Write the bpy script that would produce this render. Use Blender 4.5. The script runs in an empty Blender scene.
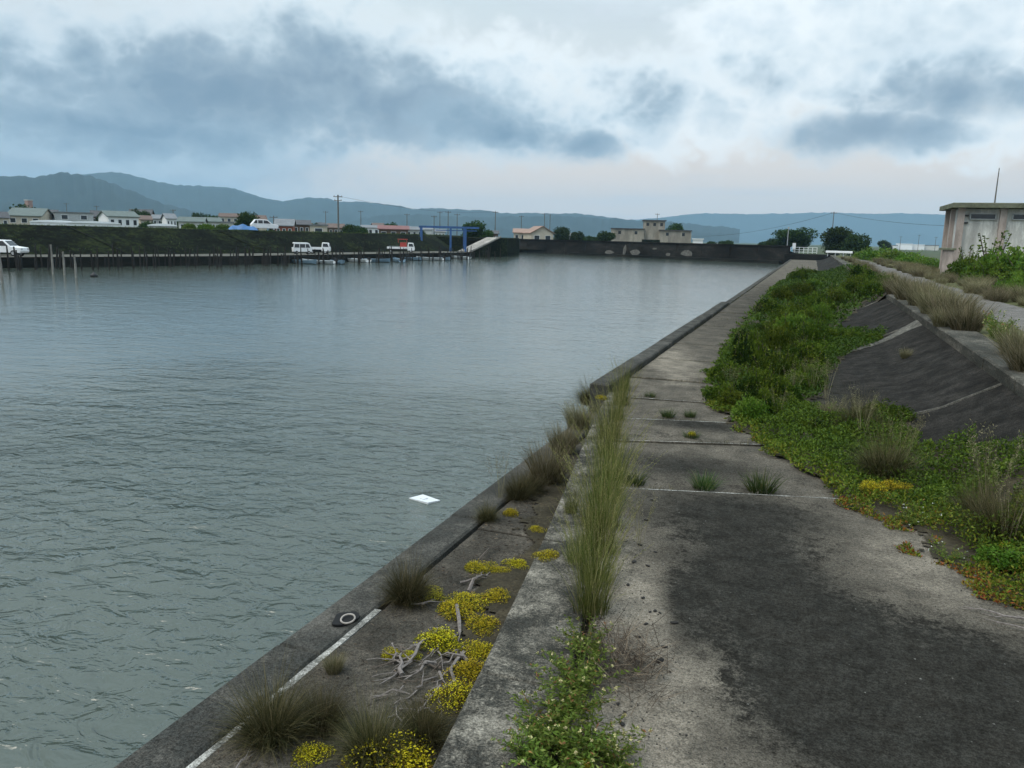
import bpy, math, random
import numpy as np
from mathutils import noise as mnoise
from mathutils import Vector, Matrix, Euler

random.seed(7)
RNG = np.random.default_rng(7)
sc = bpy.context.scene
COL = sc.collection
R = math.radians

# ------------------------------------------------------------------ camera model
# world: X across the dyke (right +), Y along the dyke, Z up; walkway top is z = 0
FPX = 28.0 / 36.0 * 1024
ROLL = R(1.35)
HY = 237.0
CZ = 3.0
YAW = R(20.2)
PITCH = math.atan((384 - HY) * math.cos(ROLL) / FPX)
SEA = -0.9


def ray(px, py):
    u, v = px - 512.0, 384.0 - py
    c, n = math.cos(ROLL), math.sin(ROLL)
    u2, v2 = u * c - v * n, u * n + v * c
    cp, sp = math.cos(PITCH), math.sin(PITCH)
    x, y, z = u2, FPX * cp + v2 * sp, -FPX * sp + v2 * cp
    cy, sy = math.cos(YAW), math.sin(YAW)
    return Vector((x * cy - y * sy, x * sy + y * cy, z)) / FPX


def at(px, py, z=0.0):
    d = ray(px, py)
    return Vector((0, 0, CZ)) + d * ((z - CZ) / d.z)


def far(px, py, depth):
    return Vector((0, 0, CZ)) + ray(px, py) * depth


def horizon(px):
    return HY + (px - 512) * math.tan(ROLL)


def foot(y):
    """0 near the camera, 1 where the foot of the slope runs out over the walkway"""
    u = min(max((y - 10.5) / 6.0, 0), 1)
    return u * u * (3 - 2 * u)


def dyke_z(x, y=0):
    """height of the ground on the landward side of the quay"""
    def lin_(pts):
        if x <= pts[0][0]:
            return pts[0][1]
        for (a, za), (b, zb) in zip(pts, pts[1:]):
            if a <= x <= b:
                return za + (zb - za) * (x - a) / max(b - a, 1e-6)
        return pts[-1][1]
    up = [(3.15, .78), (3.16, 1.0), (5, .97), (8.5, .95), (12, .5), (30, .35)]
    if x >= 3.15:
        return lin_(up)
    f = foot(y)
    za = lin_([(-4, 0), (1.95, 0), (3.15, .78)])
    zb = lin_([(-4, 0), (.75, 0.012), (1.35, .05), (1.95, .17), (2.3, .30), (3.15, .78)])
    return za * (1 - f) + zb * f


def hit(px, py):
    d = ray(px, py)
    t, prev = 2.0, 2.0
    while t < 400:
        p = Vector((0, 0, CZ)) + d * t
        if p.z <= dyke_z(p.x, p.y):
            lo, hi = prev, t
            for _ in range(24):
                m = (lo + hi) / 2
                q = Vector((0, 0, CZ)) + d * m
                if q.z <= dyke_z(q.x, q.y):
                    hi = m
                else:
                    lo = m
            q = Vector((0, 0, CZ)) + d * hi
            return q
        prev = t
        t *= 1.01
    return Vector((0, 0, CZ)) + d * t


def depth_of(p):
    f = ray(512, 384)
    f = f / f.length
    return (Vector(p) - Vector((0, 0, CZ))).dot(f)


# ------------------------------------------------------------------ tags and objects
def tag(o, label=None, cat=None, group=None, kind=None):
    if label:
        o['label'] = label
    if cat:
        o['category'] = cat
    if group:
        o['group'] = group
    if kind:
        o['kind'] = kind
    return o


def empty(name, label, cat, loc=(0, 0, 0), rz=0.0, group=None):
    o = bpy.data.objects.new(name, None)
    COL.objects.link(o)
    o.location = loc
    o.rotation_euler = (0, 0, rz)
    o.empty_display_size = .2
    return tag(o, label, cat, group)


def link_mesh(name, me, mats, parent=None, smooth=False):
    o = bpy.data.objects.new(name, me)
    COL.objects.link(o)
    if not isinstance(mats, (list, tuple)):
        mats = [mats]
    for m in mats:
        me.materials.append(m)
    if parent is not None:
        o.parent = parent
    if smooth:
        me.polygons.foreach_set('use_smooth', [True] * len(me.polygons))
    return o


def dup(root, loc, rz=0.0, scale=1.0, label=None, group=None, rx=0.0, ry=0.0):
    r = root.copy()
    COL.objects.link(r)
    r.location = loc
    r.rotation_euler = (rx, ry, rz)
    r.scale = (scale,) * 3 if isinstance(scale, (int, float)) else scale
    if label:
        r['label'] = label
    if group:
        r['group'] = group
    for ch in list(root.children):
        c = ch.copy()
        COL.objects.link(c)
        c.parent = r
        for g in list(ch.children):
            d = g.copy()
            COL.objects.link(d)
            d.parent = c
    return r


class MB:
    """collects faces and links them as one mesh object"""

    def __init__(s):
        s.v, s.f, s.m = [], [], []

    def add(s, vs, fs, mi=0):
        k = len(s.v)
        s.v += [tuple(v) for v in vs]
        s.f += [tuple(i + k for i in f) for f in fs]
        s.m += [mi] * len(fs)
        return s

    def box(s, c, size, rz=0.0, mi=0, taper=1.0):
        x, y, z = (d / 2 for d in size)
        vs = []
        cr, sr = math.cos(rz), math.sin(rz)
        for dz, k in ((-z, 1.0), (z, taper)):
            for dx, dy in ((-x, -y), (x, -y), (x, y), (-x, y)):
                dx, dy = dx * k, dy * k
                vs.append((c[0] + dx * cr - dy * sr, c[1] + dx * sr + dy * cr, c[2] + dz))
        return s.add(vs, [(3, 2, 1, 0), (4, 5, 6, 7), (0, 1, 5, 4), (1, 2, 6, 5), (2, 3, 7, 6), (3, 0, 4, 7)], mi)

    def prism(s, poly, z0, z1, ch=0.0, mi=0):
        """polygon (counter-clockwise xy list) from z0 to z1 with a chamfered top edge"""
        n = len(poly)
        zt = z1 if isinstance(z1, (list, tuple)) else [z1] * n
        rings = [[(x, y, z0) for x, y in poly]]
        if ch > 0:
            ins = []
            for i in range(n):
                p0, p1, p2 = Vector(poly[i - 1]), Vector(poly[i]), Vector(poly[(i + 1) % n])
                e1, e2 = (p1 - p0).normalized(), (p2 - p1).normalized()
                n1, n2 = Vector((-e1.y, e1.x)), Vector((-e2.y, e2.x))
                b = (n1 + n2)
                b = b / max(b.length, 1e-6)
                ins.append(p1 + b * (ch / max(b.dot(n1), .3)))
            rings.append([(p[0], p[1], zt[i] - ch) for i, p in enumerate(poly)])
            rings.append([(p.x, p.y, zt[i]) for i, p in enumerate(ins)])
        else:
            rings.append([(p[0], p[1], zt[i]) for i, p in enumerate(poly)])
        vs = [v for r in rings for v in r]
        fs = []
        for k in range(len(rings) - 1):
            for i in range(n):
                j = (i + 1) % n
                fs.append((k * n + i, k * n + j, (k + 1) * n + j, (k + 1) * n + i))
        top = (len(rings) - 1) * n
        fs.append(tuple(range(top, top + n)))
        fs.append(tuple(reversed(range(n))))
        return s.add(vs, fs, mi)

    def tube(s, pts, rad, n=6, mi=0, cap=True):
        pts = [Vector(p) for p in pts]
        rs = rad if isinstance(rad, (list, tuple)) else [rad] * len(pts)
        vs, fs = [], []
        for i, p in enumerate(pts):
            t = (pts[min(i + 1, len(pts) - 1)] - pts[max(i - 1, 0)]).normalized()
            a = t.cross(Vector((0, 0, 1)))
            if a.length < .05:
                a = t.cross(Vector((1, 0, 0)))
            a.normalize()
            b = t.cross(a)
            for k in range(n):
                w = 2 * math.pi * k / n
                vs.append(p + (a * math.cos(w) + b * math.sin(w)) * rs[i])
        for i in range(len(pts) - 1):
            for k in range(n):
                j = (k + 1) % n
                fs.append((i * n + k, (i + 1) * n + k, (i + 1) * n + j, i * n + j))
        if cap:
            fs.append(tuple(range(n)))
            fs.append(tuple(reversed(range((len(pts) - 1) * n, len(pts) * n))))
        return s.add(vs, fs, mi)

    def build(s, name, mats, parent=None, smooth=False):
        me = bpy.data.meshes.new(name)
        me.from_pydata(s.v, [], s.f)
        me.update()
        o = link_mesh(name, me, mats, parent, smooth)
        if any(s.m):
            me.polygons.foreach_set('material_index', s.m)
        return o


# ------------------------------------------------------------------ node helpers
class NT:
    def __init__(s, tree):
        s.t = tree
        s.n = tree.nodes
        s.l = tree.links

    def new(s, kind, **kw):
        n = s.n.new(kind)
        for k, v in kw.items():
            setattr(n, k, v)
        return n

    def put(s, sock, v):
        if hasattr(v, 'is_output') or isinstance(v, bpy.types.NodeSocket):
            s.l.new(v, sock)
        elif v is not None:
            sock.default_value = v

    def math(s, op, a, b=None, c=None, clamp=False):
        n = s.new('ShaderNodeMath', operation=op, use_clamp=clamp)
        s.put(n.inputs[0], a)
        if b is not None:
            s.put(n.inputs[1], b)
        if c is not None:
            s.put(n.inputs[2], c)
        return n.outputs[0]

    def noise(s, vec, scale, detail=4, rough=.55, dist=0.0, out='Fac'):
        n = s.new('ShaderNodeTexNoise')
        s.put(n.inputs['Vector'], vec)
        n.inputs['Scale'].default_value = scale
        n.inputs['Detail'].default_value = detail
        n.inputs['Roughness'].default_value = rough
        n.inputs['Distortion'].default_value = dist
        return n.outputs[out]

    def step(s, v, a, b):
        n = s.new('ShaderNodeMapRange', interpolation_type='SMOOTHSTEP')
        s.put(n.inputs[0], v)
        n.inputs[1].default_value = a
        n.inputs[2].default_value = b
        return n.outputs[0]

    def mix(s, f, a, b, mode='MIX'):
        n = s.new('ShaderNodeMix', data_type='RGBA', blend_type=mode)
        s.put(n.inputs[0], f)
        s.put(n.inputs[6], a if not isinstance(a, tuple) else (*a[:3], 1))
        s.put(n.inputs[7], b if not isinstance(b, tuple) else (*b[:3], 1))
        return n.outputs[2]

    def mapping(s, vec, scale=(1, 1, 1), loc=(0, 0, 0), rot=(0, 0, 0)):
        n = s.new('ShaderNodeMapping')
        s.put(n.inputs[0], vec)
        n.inputs[1].default_value = loc
        n.inputs[2].default_value = rot
        n.inputs[3].default_value = scale
        return n.outputs[0]

    def ramp(s, f, stops):
        n = s.new('ShaderNodeValToRGB')
        s.put(n.inputs[0], f)
        e = n.color_ramp.elements
        while len(e) < len(stops):
            e.new(.5)
        for el, (p, c) in zip(e, stops):
            el.position = p
            el.color = (*c[:3], 1)
        return n.outputs[0]

    def bump(s, h, strength, dist):
        n = s.new('ShaderNodeBump')
        s.put(n.inputs['Height'], h)
        n.inputs['Strength'].default_value = strength
        n.inputs['Distance'].default_value = dist
        return n.outputs[0]


def material(name, rough=.7, spec=.3):
    m = bpy.data.materials.new(name)
    m.use_nodes = True
    t = NT(m.node_tree)
    b = m.node_tree.nodes['Principled BSDF']
    b.inputs['Roughness'].default_value = rough
    b.inputs['Specular IOR Level'].default_value = spec
    return m, t, b


def coords(t):
    return t.new('ShaderNodeTexCoord').outputs['Object']


def plain(name, col, rough=.6, vary=.25, scale=3.0, spec=.3, metal=0.0):
    """a colour with uneven weathering"""
    m, t, b = material(name, rough, spec)
    c = coords(t)
    n = t.noise(c, scale, 6, .65)
    n2 = t.noise(c, scale * 6, 4, .6)
    f = t.math('MULTIPLY_ADD', n2, .4, t.math('MULTIPLY', n, .6))
    f = t.step(f, .3, .7)
    dk = tuple(k * (1 - vary) for k in col)
    lt = tuple(min(k * (1 + vary * .5), .95) for k in col)
    t.put(b.inputs['Base Color'], t.mix(f, dk, lt))
    b.inputs['Metallic'].default_value = metal
    return m


def ellipse(t, vec, cx, cy, rx, ry, rot=0.0):
    """0 at the centre, 1 on the rim of an ellipse lying in the ground plane"""
    v = t.new('ShaderNodeVectorMath', operation='SUBTRACT')
    t.put(v.inputs[0], vec)
    v.inputs[1].default_value = (cx, cy, 0)
    mp = t.new('ShaderNodeVectorRotate', rotation_type='Z_AXIS')
    t.put(mp.inputs['Vector'], v.outputs[0])
    mp.inputs['Angle'].default_value = -rot
    ml = t.new('ShaderNodeVectorMath', operation='MULTIPLY')
    t.put(ml.inputs[0], mp.outputs[0])
    ml.inputs[1].default_value = (1 / rx, 1 / ry, 0)
    ln = t.new('ShaderNodeVectorMath', operation='LENGTH')
    t.put(ln.inputs[0], ml.outputs[0])
    return ln.outputs['Value']


def concrete(name, light=(.30, .29, .27), dark=(.045, .045, .043), cover=.5, soft=.12, scale=.6,
             stains=(), crack=0.0, stretch=(1, 1, 1), bump=.6, grain=1.0):
    m, t, b = material(name, .95, .03)
    c = coords(t)
    cs = t.mapping(c, stretch)
    big = t.noise(cs, scale, 8, .62, .4)
    mid = t.noise(cs, scale * 5, 8, .7)
    fine = t.noise(c, 55, 5, .7)
    pore = t.noise(c, 160, 3, .6)
    fib = t.noise(cs, scale * 17, 6, .75)
    v = t.math('MULTIPLY_ADD', mid, .36, t.math('MULTIPLY', big, .48))
    v = t.math('MULTIPLY_ADD', fib, .22, v)
    v = t.math('MULTIPLY_ADD', t.math('SUBTRACT', fine, .5), .34, v)
    warp = t.math('MULTIPLY_ADD', t.math('SUBTRACT', mid, .5), 1.3, t.math('MULTIPLY', t.math('SUBTRACT', big, .5), 1.3))
    fw = t.math('MULTIPLY_ADD', t.math('SUBTRACT', fine, .5), .9, t.math('MULTIPLY', t.math('SUBTRACT', fib, .5), 1.2))
    for (cx, cy, rx, ry, rot, amt) in stains:
        e = t.math('ADD', t.math('ADD', ellipse(t, c, cx, cy, rx, ry, rot), warp), fw)
        k = t.math('MULTIPLY', t.math('SUBTRACT', 1.0, t.step(e, .0, 1.30)), amt)
        v = t.math('ADD', v, k)
    f = t.step(v, cover - soft, cover + soft)
    tone = t.noise(cs, scale * 2.3, 6, .6)
    base = t.mix(t.step(tone, .35, .65), tuple(k * .72 for k in light), tuple(min(k * 1.18, .9) for k in light))
    base = t.mix(t.math('MULTIPLY', t.step(fib, .48, .66), .35), base, tuple(k * .45 for k in light))
    dk = t.mix(t.step(t.math('MULTIPLY_ADD', fib, .5, t.math('MULTIPLY', mid, .5)), .36, .64), tuple(k * .5 for k in dark), tuple(k * 2.7 for k in dark))
    col = t.mix(t.math('MULTIPLY', f, .94), base, dk)
    lum = t.math('MULTIPLY_ADD', f, -.23 * grain, .25 * grain)
    col = t.mix(t.math('MULTIPLY', t.step(fine, .45, .75), lum), col, (.40, .38, .34))
    col = t.mix(t.math('MULTIPLY', t.step(pore, .58, .72), .5 * grain), col, (.03, .03, .03))
    agg = t.math('MULTIPLY_ADD', t.noise(c, 85, 3, .7), .55, t.math('MULTIPLY', t.noise(c, 34, 4, .7), .45))
    agg = t.math('MULTIPLY_ADD', t.step(agg, .38, .62), 1.0 * min(grain, 1.2), 1 - .48 * min(grain, 1.2))
    sc_n = t.new('ShaderNodeVectorMath', operation='SCALE')
    t.put(sc_n.inputs[0], col)
    t.put(sc_n.inputs['Scale'], agg)
    col = sc_n.outputs[0]
    if crack:
        wv = t.new('ShaderNodeVectorMath', operation='MULTIPLY_ADD')
        t.put(wv.inputs[0], t.noise(c, 2.2, 6, .6, out='Color'))
        wv.inputs[1].default_value = (.5, .5, .5)
        t.put(wv.inputs[2], c)
        vo = t.new('ShaderNodeTexVoronoi', feature='DISTANCE_TO_EDGE')
        t.put(vo.inputs['Vector'], wv.outputs[0])
        vo.inputs['Scale'].default_value = crack
        ln_ = t.math('SUBTRACT', 1.0, t.step(vo.outputs['Distance'], .001, .005))
        ln_ = t.math('MULTIPLY', ln_, t.step(t.noise(c, .8, 3, .5), .52, .62))
        col = t.mix(t.math('MULTIPLY', ln_, .55), col, (.012, .012, .011))
    t.put(b.inputs['Base Color'], col)
    h = t.math('MULTIPLY_ADD', fine, .6, t.math('MULTIPLY', pore, .5))
    h = t.math('ADD', h, t.math('MULTIPLY', mid, .8))
    t.put(b.inputs['Normal'], t.bump(h, bump, .012))
    return m


def foliage(name, stops, rough=.65, trans=.25, obj_vary=.25, spec=.1):
    m, t, b = material(name, rough, spec)
    a = t.new('ShaderNodeAttribute', attribute_name='rnd')
    col = t.ramp(a.outputs['Fac'], stops)
    oi = t.new('ShaderNodeObjectInfo')
    hs = t.new('ShaderNodeHueSaturation')
    t.put(hs.inputs['Color'], col)
    t.put(hs.inputs['Value'], t.math('MULTIPLY_ADD', oi.outputs['Random'], obj_vary * 2, 1 - obj_vary))
    t.put(hs.inputs['Hue'], t.math('MULTIPLY_ADD', oi.outputs['Random'], .03, .485))
    t.put(b.inputs['Base Color'], hs.outputs[0])
    if trans:
        tr = t.new('ShaderNodeBsdfTranslucent')
        t.put(tr.inputs['Color'], hs.outputs[0])
        mx = t.new('ShaderNodeMixShader')
        mx.inputs[0].default_value = trans
        out = [n for n in t.n if n.type == 'OUTPUT_MATERIAL'][0]
        t.l.new(b.outputs[0], mx.inputs[1])
        t.l.new(tr.outputs[0], mx.inputs[2])
        t.l.new(mx.outputs[0], out.inputs['Surface'])
    return m


# ------------------------------------------------------------------ vegetation meshes (numpy)
def np_mesh(name, V, F, rnd, mats, parent=None):
    me = bpy.data.meshes.new(name)
    V = np.asarray(V, np.float32)
    F = np.asarray(F, np.int32)
    k = F.shape[1]
    me.vertices.add(len(V))
    me.vertices.foreach_set('co', V.ravel())
    me.loops.add(F.size)
    me.loops.foreach_set('vertex_index', F.ravel())
    me.polygons.add(len(F))
    me.polygons.foreach_set('loop_start', np.arange(0, F.size, k, dtype=np.int32))
    me.polygons.foreach_set('loop_total', np.full(len(F), k, np.int32))
    me.update(calc_edges=True)
    at_ = me.attributes.new('rnd', 'FLOAT', 'FACE')
    at_.data.foreach_set('value', np.asarray(rnd, np.float32))
    return link_mesh(name, me, mats, parent)


def blade_arrays(base, az, lean, bend, length, width, nseg=4, rng=RNG, tone=None):
    """curved tapering grass blades; every argument is an array of n"""
    n = len(az)
    t = np.linspace(0, 1, nseg + 1)[None, :]
    ang = lean[:, None] + bend[:, None] * t          # angle from the vertical along the blade
    seg = length[:, None] / nseg
    dr = np.sin(ang) * seg
    dz = np.cos(ang) * seg
    r = np.concatenate([np.zeros((n, 1)), np.cumsum(dr[:, :-1], 1)], 1)
    z = np.concatenate([np.zeros((n, 1)), np.cumsum(dz[:, :-1], 1)], 1)
    ca, sa = np.cos(az)[:, None], np.sin(az)[:, None]
    cx = base[:, 0:1] + r * ca
    cy = base[:, 1:2] + r * sa
    cz = base[:, 2:3] + z
    w = width[:, None] * .5 * (1 - t ** 1.6 * .93)
    tw = az + np.pi / 2 + rng.uniform(-.9, .9, n)
    ox, oy = np.cos(tw)[:, None] * w, np.sin(tw)[:, None] * w
    A = np.stack([cx - ox, cy - oy, cz], -1)
    B = np.stack([cx + ox, cy + oy, cz], -1)
    V = np.stack([A, B], 2).reshape(-1, 3)
    k = np.arange(n)[:, None] * (nseg + 1) * 2
    i = np.arange(nseg)[None, :] * 2
    F = np.stack([k + i, k + i + 1, k + i + 3, k + i + 2], -1).reshape(-1, 4)
    rnd = np.repeat(rng.random(n) if tone is None else tone, nseg)
    return V, F, rnd


def join(*parts):
    Vs, Fs, Rs, off = [], [], [], 0
    for V, F, r in parts:
        Vs.append(V)
        Fs.append(F + off)
        Rs.append(r)
        off += len(V)
    return np.concatenate(Vs), np.concatenate(Fs), np.concatenate(Rs)


def tuft_arrays(n, rad, hmin, hmax, width, lean=.5, bend=.8, nseg=4, rng=RNG, tone=(0, 1)):
    a = rng.uniform(0, 2 * np.pi, n)
    rr = rad * np.sqrt(rng.random(n))
    base = np.stack([np.cos(a) * rr, np.sin(a) * rr, np.full(n, -.02)], -1)
    az = a + rng.normal(0, .7, n)
    k = rr / max(rad, 1e-6)
    ln = np.abs(rng.normal(0, lean * .4, n)) + lean * k * .8
    bd = rng.uniform(.2, 1.2, n) * bend
    L = rng.uniform(hmin, hmax, n)
    w = width * rng.uniform(.6, 1.3, n)
    return blade_arrays(base, az, ln, bd, L, w, nseg, rng, rng.uniform(tone[0], tone[1], n))


def leaf_arrays(P, D, L, W, rng=RNG, fold=.25, tone=None):
    """pointed leaves: P tip roots, D directions; two quads each, folded on the midrib"""
    n = len(P)
    D = D / np.maximum(np.linalg.norm(D, axis=1, keepdims=True), 1e-6)
    up = rng.normal(0, 1, (n, 3))
    S = np.cross(D, up)
    S /= np.maximum(np.linalg.norm(S, axis=1, keepdims=True), 1e-6)
    N = np.cross(S, D)
    L, W = L[:, None], W[:, None]
    a = P
    b = P + D * L * .5 + S * W * .5 + N * W * fold
    c = P + D * L
    d = P + D * L * .5 - S * W * .5 + N * W * fold
    V = np.stack([a, b, c, d], 1).reshape(-1, 3)
    F = (np.arange(n)[:, None] * 4 + np.arange(4)[None, :])
    return V, F, (rng.random(n) if tone is None else tone)


def sphere_dirs(n, rng=RNG):
    d = rng.normal(0, 1, (n, 3))
    return d / np.linalg.norm(d, axis=1, keepdims=True)


# ------------------------------------------------------------------ materials
M = {}
M['white'] = plain('white_paint', (.72, .73, .74), .45, .12, 2, .4)
M['offwhite'] = plain('off_white_render', (.55, .55, .52), .85, .25, .8)
M['greywall'] = plain('grey_render', (.40, .41, .41), .9, .25, .6)
M['beige'] = plain('beige_render', (.47, .42, .34), .9, .25, .6)
M['pink'] = plain('faded_pink_paint', (.34, .22, .19), .85, .3, .7)
M['brown'] = plain('brown_boards', (.14, .09, .06), .85, .35, .8)
M['redwall'] = plain('rust_red_cladding', (.26, .085, .05), .8, .3, .8)
M['darkroof'] = plain('dark_roof_tile', (.07, .07, .075), .75, .35, 1.5)
M['greyroof'] = plain('grey_roof_tile', (.16, .17, .18), .75, .3, 1.5)
M['greenroof'] = plain('weathered_green_roof', (.10, .125, .115), .7, .3, 1)
M['brownroof'] = plain('brown_roof_tile', (.12, .085, .07), .8, .3, 1.2)
M['orangeroof'] = plain('faded_orange_tile', (.27, .18, .14), .8, .3, 1.2)
M['redroof'] = plain('dull_red_sheet_roof', (.17, .075, .07), .7, .3, 1.2)
M['vinyl'] = plain('white_vinyl_sheet', (.78, .80, .82), .35, .1, .6, .5)
M['glass'] = plain('dark_window_glass', (.02, .025, .03), .12, .3, 2, .6)
M['tyre'] = plain('black_rubber', (.02, .02, .02), .85, .3, 4)
M['red'] = plain('red_paint', (.38, .05, .04), .45, .2, 2, .4)
M['blue'] = plain('blue_steel_paint', (.035, .10, .26), .5, .3, 1.5, .4)
M['tarp'] = plain('blue_tarpaulin', (.04, .13, .30), .5, .3, 1.2, .4)
M['boatwhite'] = plain('dull_white_hull', (.34, .37, .38), .6, .3, 2, .3)
M['boatblue'] = plain('pale_blue_hull', (.12, .19, .25), .5, .3, 1.5, .4)
M['pole'] = plain('grey_pole_concrete', (.13, .13, .12), .85, .2, 2)
M['black'] = plain('black_plastic', (.015, .015, .017), .5, .3, 3)
M['stake'] = plain('dark_wet_wood', (.017, .0155, .014), .85, .4, 2)
M['palestake'] = plain('weathered_pale_wood', (.22, .21, .19), .85, .35, 2)
M['steel'] = plain('galvanised_steel', (.45, .46, .47), .45, .25, 3, .5, .6)
M['ltblue'] = plain('pale_blue_panel', (.20, .42, .58), .6, .2, 2)
M['bark'] = plain('grey_brown_bark', (.07, .055, .042), .95, .4, 4)
M['drift'] = plain('bleached_driftwood', (.19, .165, .15), .95, .65, 30)
M['twig'] = plain('dead_brown_twig', (.10, .08, .065), .95, .4, 12)
M['clod'] = plain('dark_dried_clod', (.022, .02, .018), .95, .4, 30)
M['foam'] = plain('white_foam_board', (.55, .57, .58), .6, .08, 6)
M['ring'] = plain('pale_rusted_iron', (.30, .27, .24), .7, .5, 30)
M['recess'] = plain('black_recess_shade', (.01, .01, .01), .9, .3, 20)
M['mortar'] = concrete('pale_mortar', (.36, .35, .32), (.045, .045, .04), .54, .10, 3.5)

G_OLIVE = foliage('olive_fescue', [(0, (.014, .017, .005)), (.45, (.034, .035, .012)), (.75, (.075, .064, .026)), (1, (.17, .14, .075))], .7, .2)
G_TALL = foliage('tall_green_grass', [(0, (.040, .066, .010)), (.45, (.080, .105, .020)), (.75, (.16, .155, .05)), (1, (.28, .24, .11))], .6, .3)
G_TAN = foliage('dry_tan_grass', [(0, (.050, .055, .020)), (.35, (.115, .105, .052)), (.7, (.20, .17, .098)), (1, (.29, .25, .16))], .75, .3)
G_GREEN = foliage('fresh_green_grass', [(0, (.020, .045, .012)), (.6, (.05, .085, .02)), (1, (.13, .13, .05))], .6, .3)
G_SHRUB = foliage('dark_evergreen_leaf', [(0, (.007, .017, .003)), (.40, (.024, .050, .006)), (.75, (.085, .128, .012)), (1, (.17, .20, .03))], .65, .22, .25, .08)
G_WEED = foliage('mid_green_weed', [(0, (.055, .090, .014)), (.6, (.125, .180, .028)), (.9, (.19, .22, .055)), (1, (.28, .15, .06))], .55, .3)
G_LIME = foliage('bright_green_leaf', [(0, (.030, .072, .008)), (.6, (.080, .145, .016)), (1, (.15, .21, .03))], .5, .3)
G_COVER = foliage('low_ground_cover', [(0, (.022, .050, .007)), (.40, (.085, .135, .013)), (.66, (.165, .175, .020)), (.80, (.15, .088, .018)), (1, (.23, .070, .020))], .6, .2, 0.0)
G_SEDUMLEAF = foliage('sedum_leaf', [(0, (.06, .075, .010)), (.6, (.13, .13, .015)), (1, (.22, .12, .02))], .6, .2)
G_YELLOW = foliage('yellow_sedum_floret', [(0, (.34, .28, .010)), (.5, (.50, .41, .014)), (1, (.62, .53, .03))], .6, .15, .15)
G_CREAM = foliage('cream_floret', [(0, (.42, .38, .17)), (1, (.60, .55, .30))], .6, .15, .1)
G_WHITE = foliage('white_floret', [(0, (.60, .62, .60)), (1, (.8, .8, .78))], .6, .15, .1)
G_DEAD = foliage('dead_brown_stem', [(0, (.030, .024, .018)), (.7, (.09, .07, .05)), (1, (.24, .19, .13))], .9, .1)
G_TREE = foliage('tree_leaf', [(0, (.007, .018, .004)), (.5, (.020, .046, .008)), (1, (.06, .10, .016))], .55, .2, .3)

# stains of the walkway, placed on the concrete itself
STAIN = []


def stain(px, py, rx, ry, rot, amt):
    q = at(px, py)
    STAIN.append((q.x, q.y, rx, ry, rot, amt))


stain(735, 515, 1.2, 1.0, .0, .40)
stain(760, 580, .85, 1.7, .25, .46)
stain(835, 650, 1.0, 1.5, .5, .46)
stain(920, 735, 1.2, 1.3, .4, .48)
stain(690, 610, .30, .9, .2, .22)
stain(1000, 690, .95, 1.1, .2, .40)
stain(720, 735, .36, .50, .1, .14)
stain(700, 425, 1.0, .5, 0, .35)
stain(690, 465, 1.3, .8, 0, .28)
stain(640, 660, .30, 1.9, .2, -.40)
stain(615, 560, .25, 1.2, .2, -.3)
stain(920, 560, .50, 1.0, .3, -.22)
stain(700, 690, .50, .75, .1, -.16)
stain(740, 760, .45, .60, .1, -.12)
stain(600, 765, .6, .8, .2, -.3)
stain(672, 362, .7, 3.0, .2, -.35)
STAIN.append((1.0, 20, 1.6, 9, 0, .40))
STAIN.append((1.5, 60, 1.6, 30, 0, .35))
STAIN.append((-2.2, 44, 2.4, 26, 0, .17))
M['walk'] = concrete('stained_walkway_concrete', (.180, .156, .123), (.0105, .0106, .0092), .52, .34, 1.1, STAIN, crack=.30, bump=1.0)
M['strip'] = concrete('stained_edge_concrete', (.225, .205, .168), (.013, .0133, .0118), .485, .11, 2.2, crack=.5, bump=.9)
M['ledge'] = concrete('lower_ledge_concrete', (.125, .108, .086), (.016, .015, .0125), .48, .18, 1.2, bump=.9)
M['coping'] = concrete('wet_coping_concrete', (.10, .094, .082), (.017, .0175, .016), .49, .15, 1.3, bump=.8)
M['kerb'] = concrete('kerb_concrete', (.15, .138, .115), (.018, .0185, .016), .49, .13, .8, stretch=(1, .5, 2), bump=.9)
M['slope'] = concrete('blackened_slope_concrete', (.036, .033, .029), (.0030, .0031, .0029), .52, .20, 1.8, stretch=(1, 1.0, 1), bump=1.2, grain=.8)
M['path'] = concrete('pale_path_concrete', (.135, .125, .115), (.07, .065, .06), .55, .2, .7, bump=.4)
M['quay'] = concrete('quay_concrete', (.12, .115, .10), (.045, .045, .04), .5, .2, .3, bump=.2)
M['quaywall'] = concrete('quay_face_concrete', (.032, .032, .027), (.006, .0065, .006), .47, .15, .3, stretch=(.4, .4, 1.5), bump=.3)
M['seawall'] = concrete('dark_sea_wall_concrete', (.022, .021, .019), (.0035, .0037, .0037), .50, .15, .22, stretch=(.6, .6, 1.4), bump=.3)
M['patch'] = concrete('pale_repair_concrete', (.09, .086, .078), (.06, .06, .055), .52, .15, .5, bump=.2)
M['jointc'] = concrete('stained_joint_concrete', (.13, .122, .105), (.024, .024, .021), .54, .14, 2.6, bump=.8)
M['ramp'] = concrete('pale_ramp_concrete', (.30, .28, .25), (.13, .12, .11), .6, .2, .4, bump=.2)
M['bldwall'] = concrete('weathered_building_concrete', (.47, .465, .44), (.36, .355, .335), .62, .2, .35, stretch=(1.4, 1.4, .35), bump=.15, grain=.3)
M['bldpink'] = concrete('faded_pink_pillar', (.36, .305, .275), (.24, .20, .18), .64, .2, .5, stretch=(1.4, 1.4, .35), bump=.15, grain=.3)
M['bldroof'] = concrete('mossy_roof_slab', (.16, .165, .125), (.07, .075, .05), .5, .2, .5, bump=.2, grain=.3)
M['pumpwall'] = concrete('pump_house_concrete', (.34, .31, .26), (.10, .09, .08), .58, .15, .25, stretch=(1.2, 1.2, .3), bump=.15, grain=.3)


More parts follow.
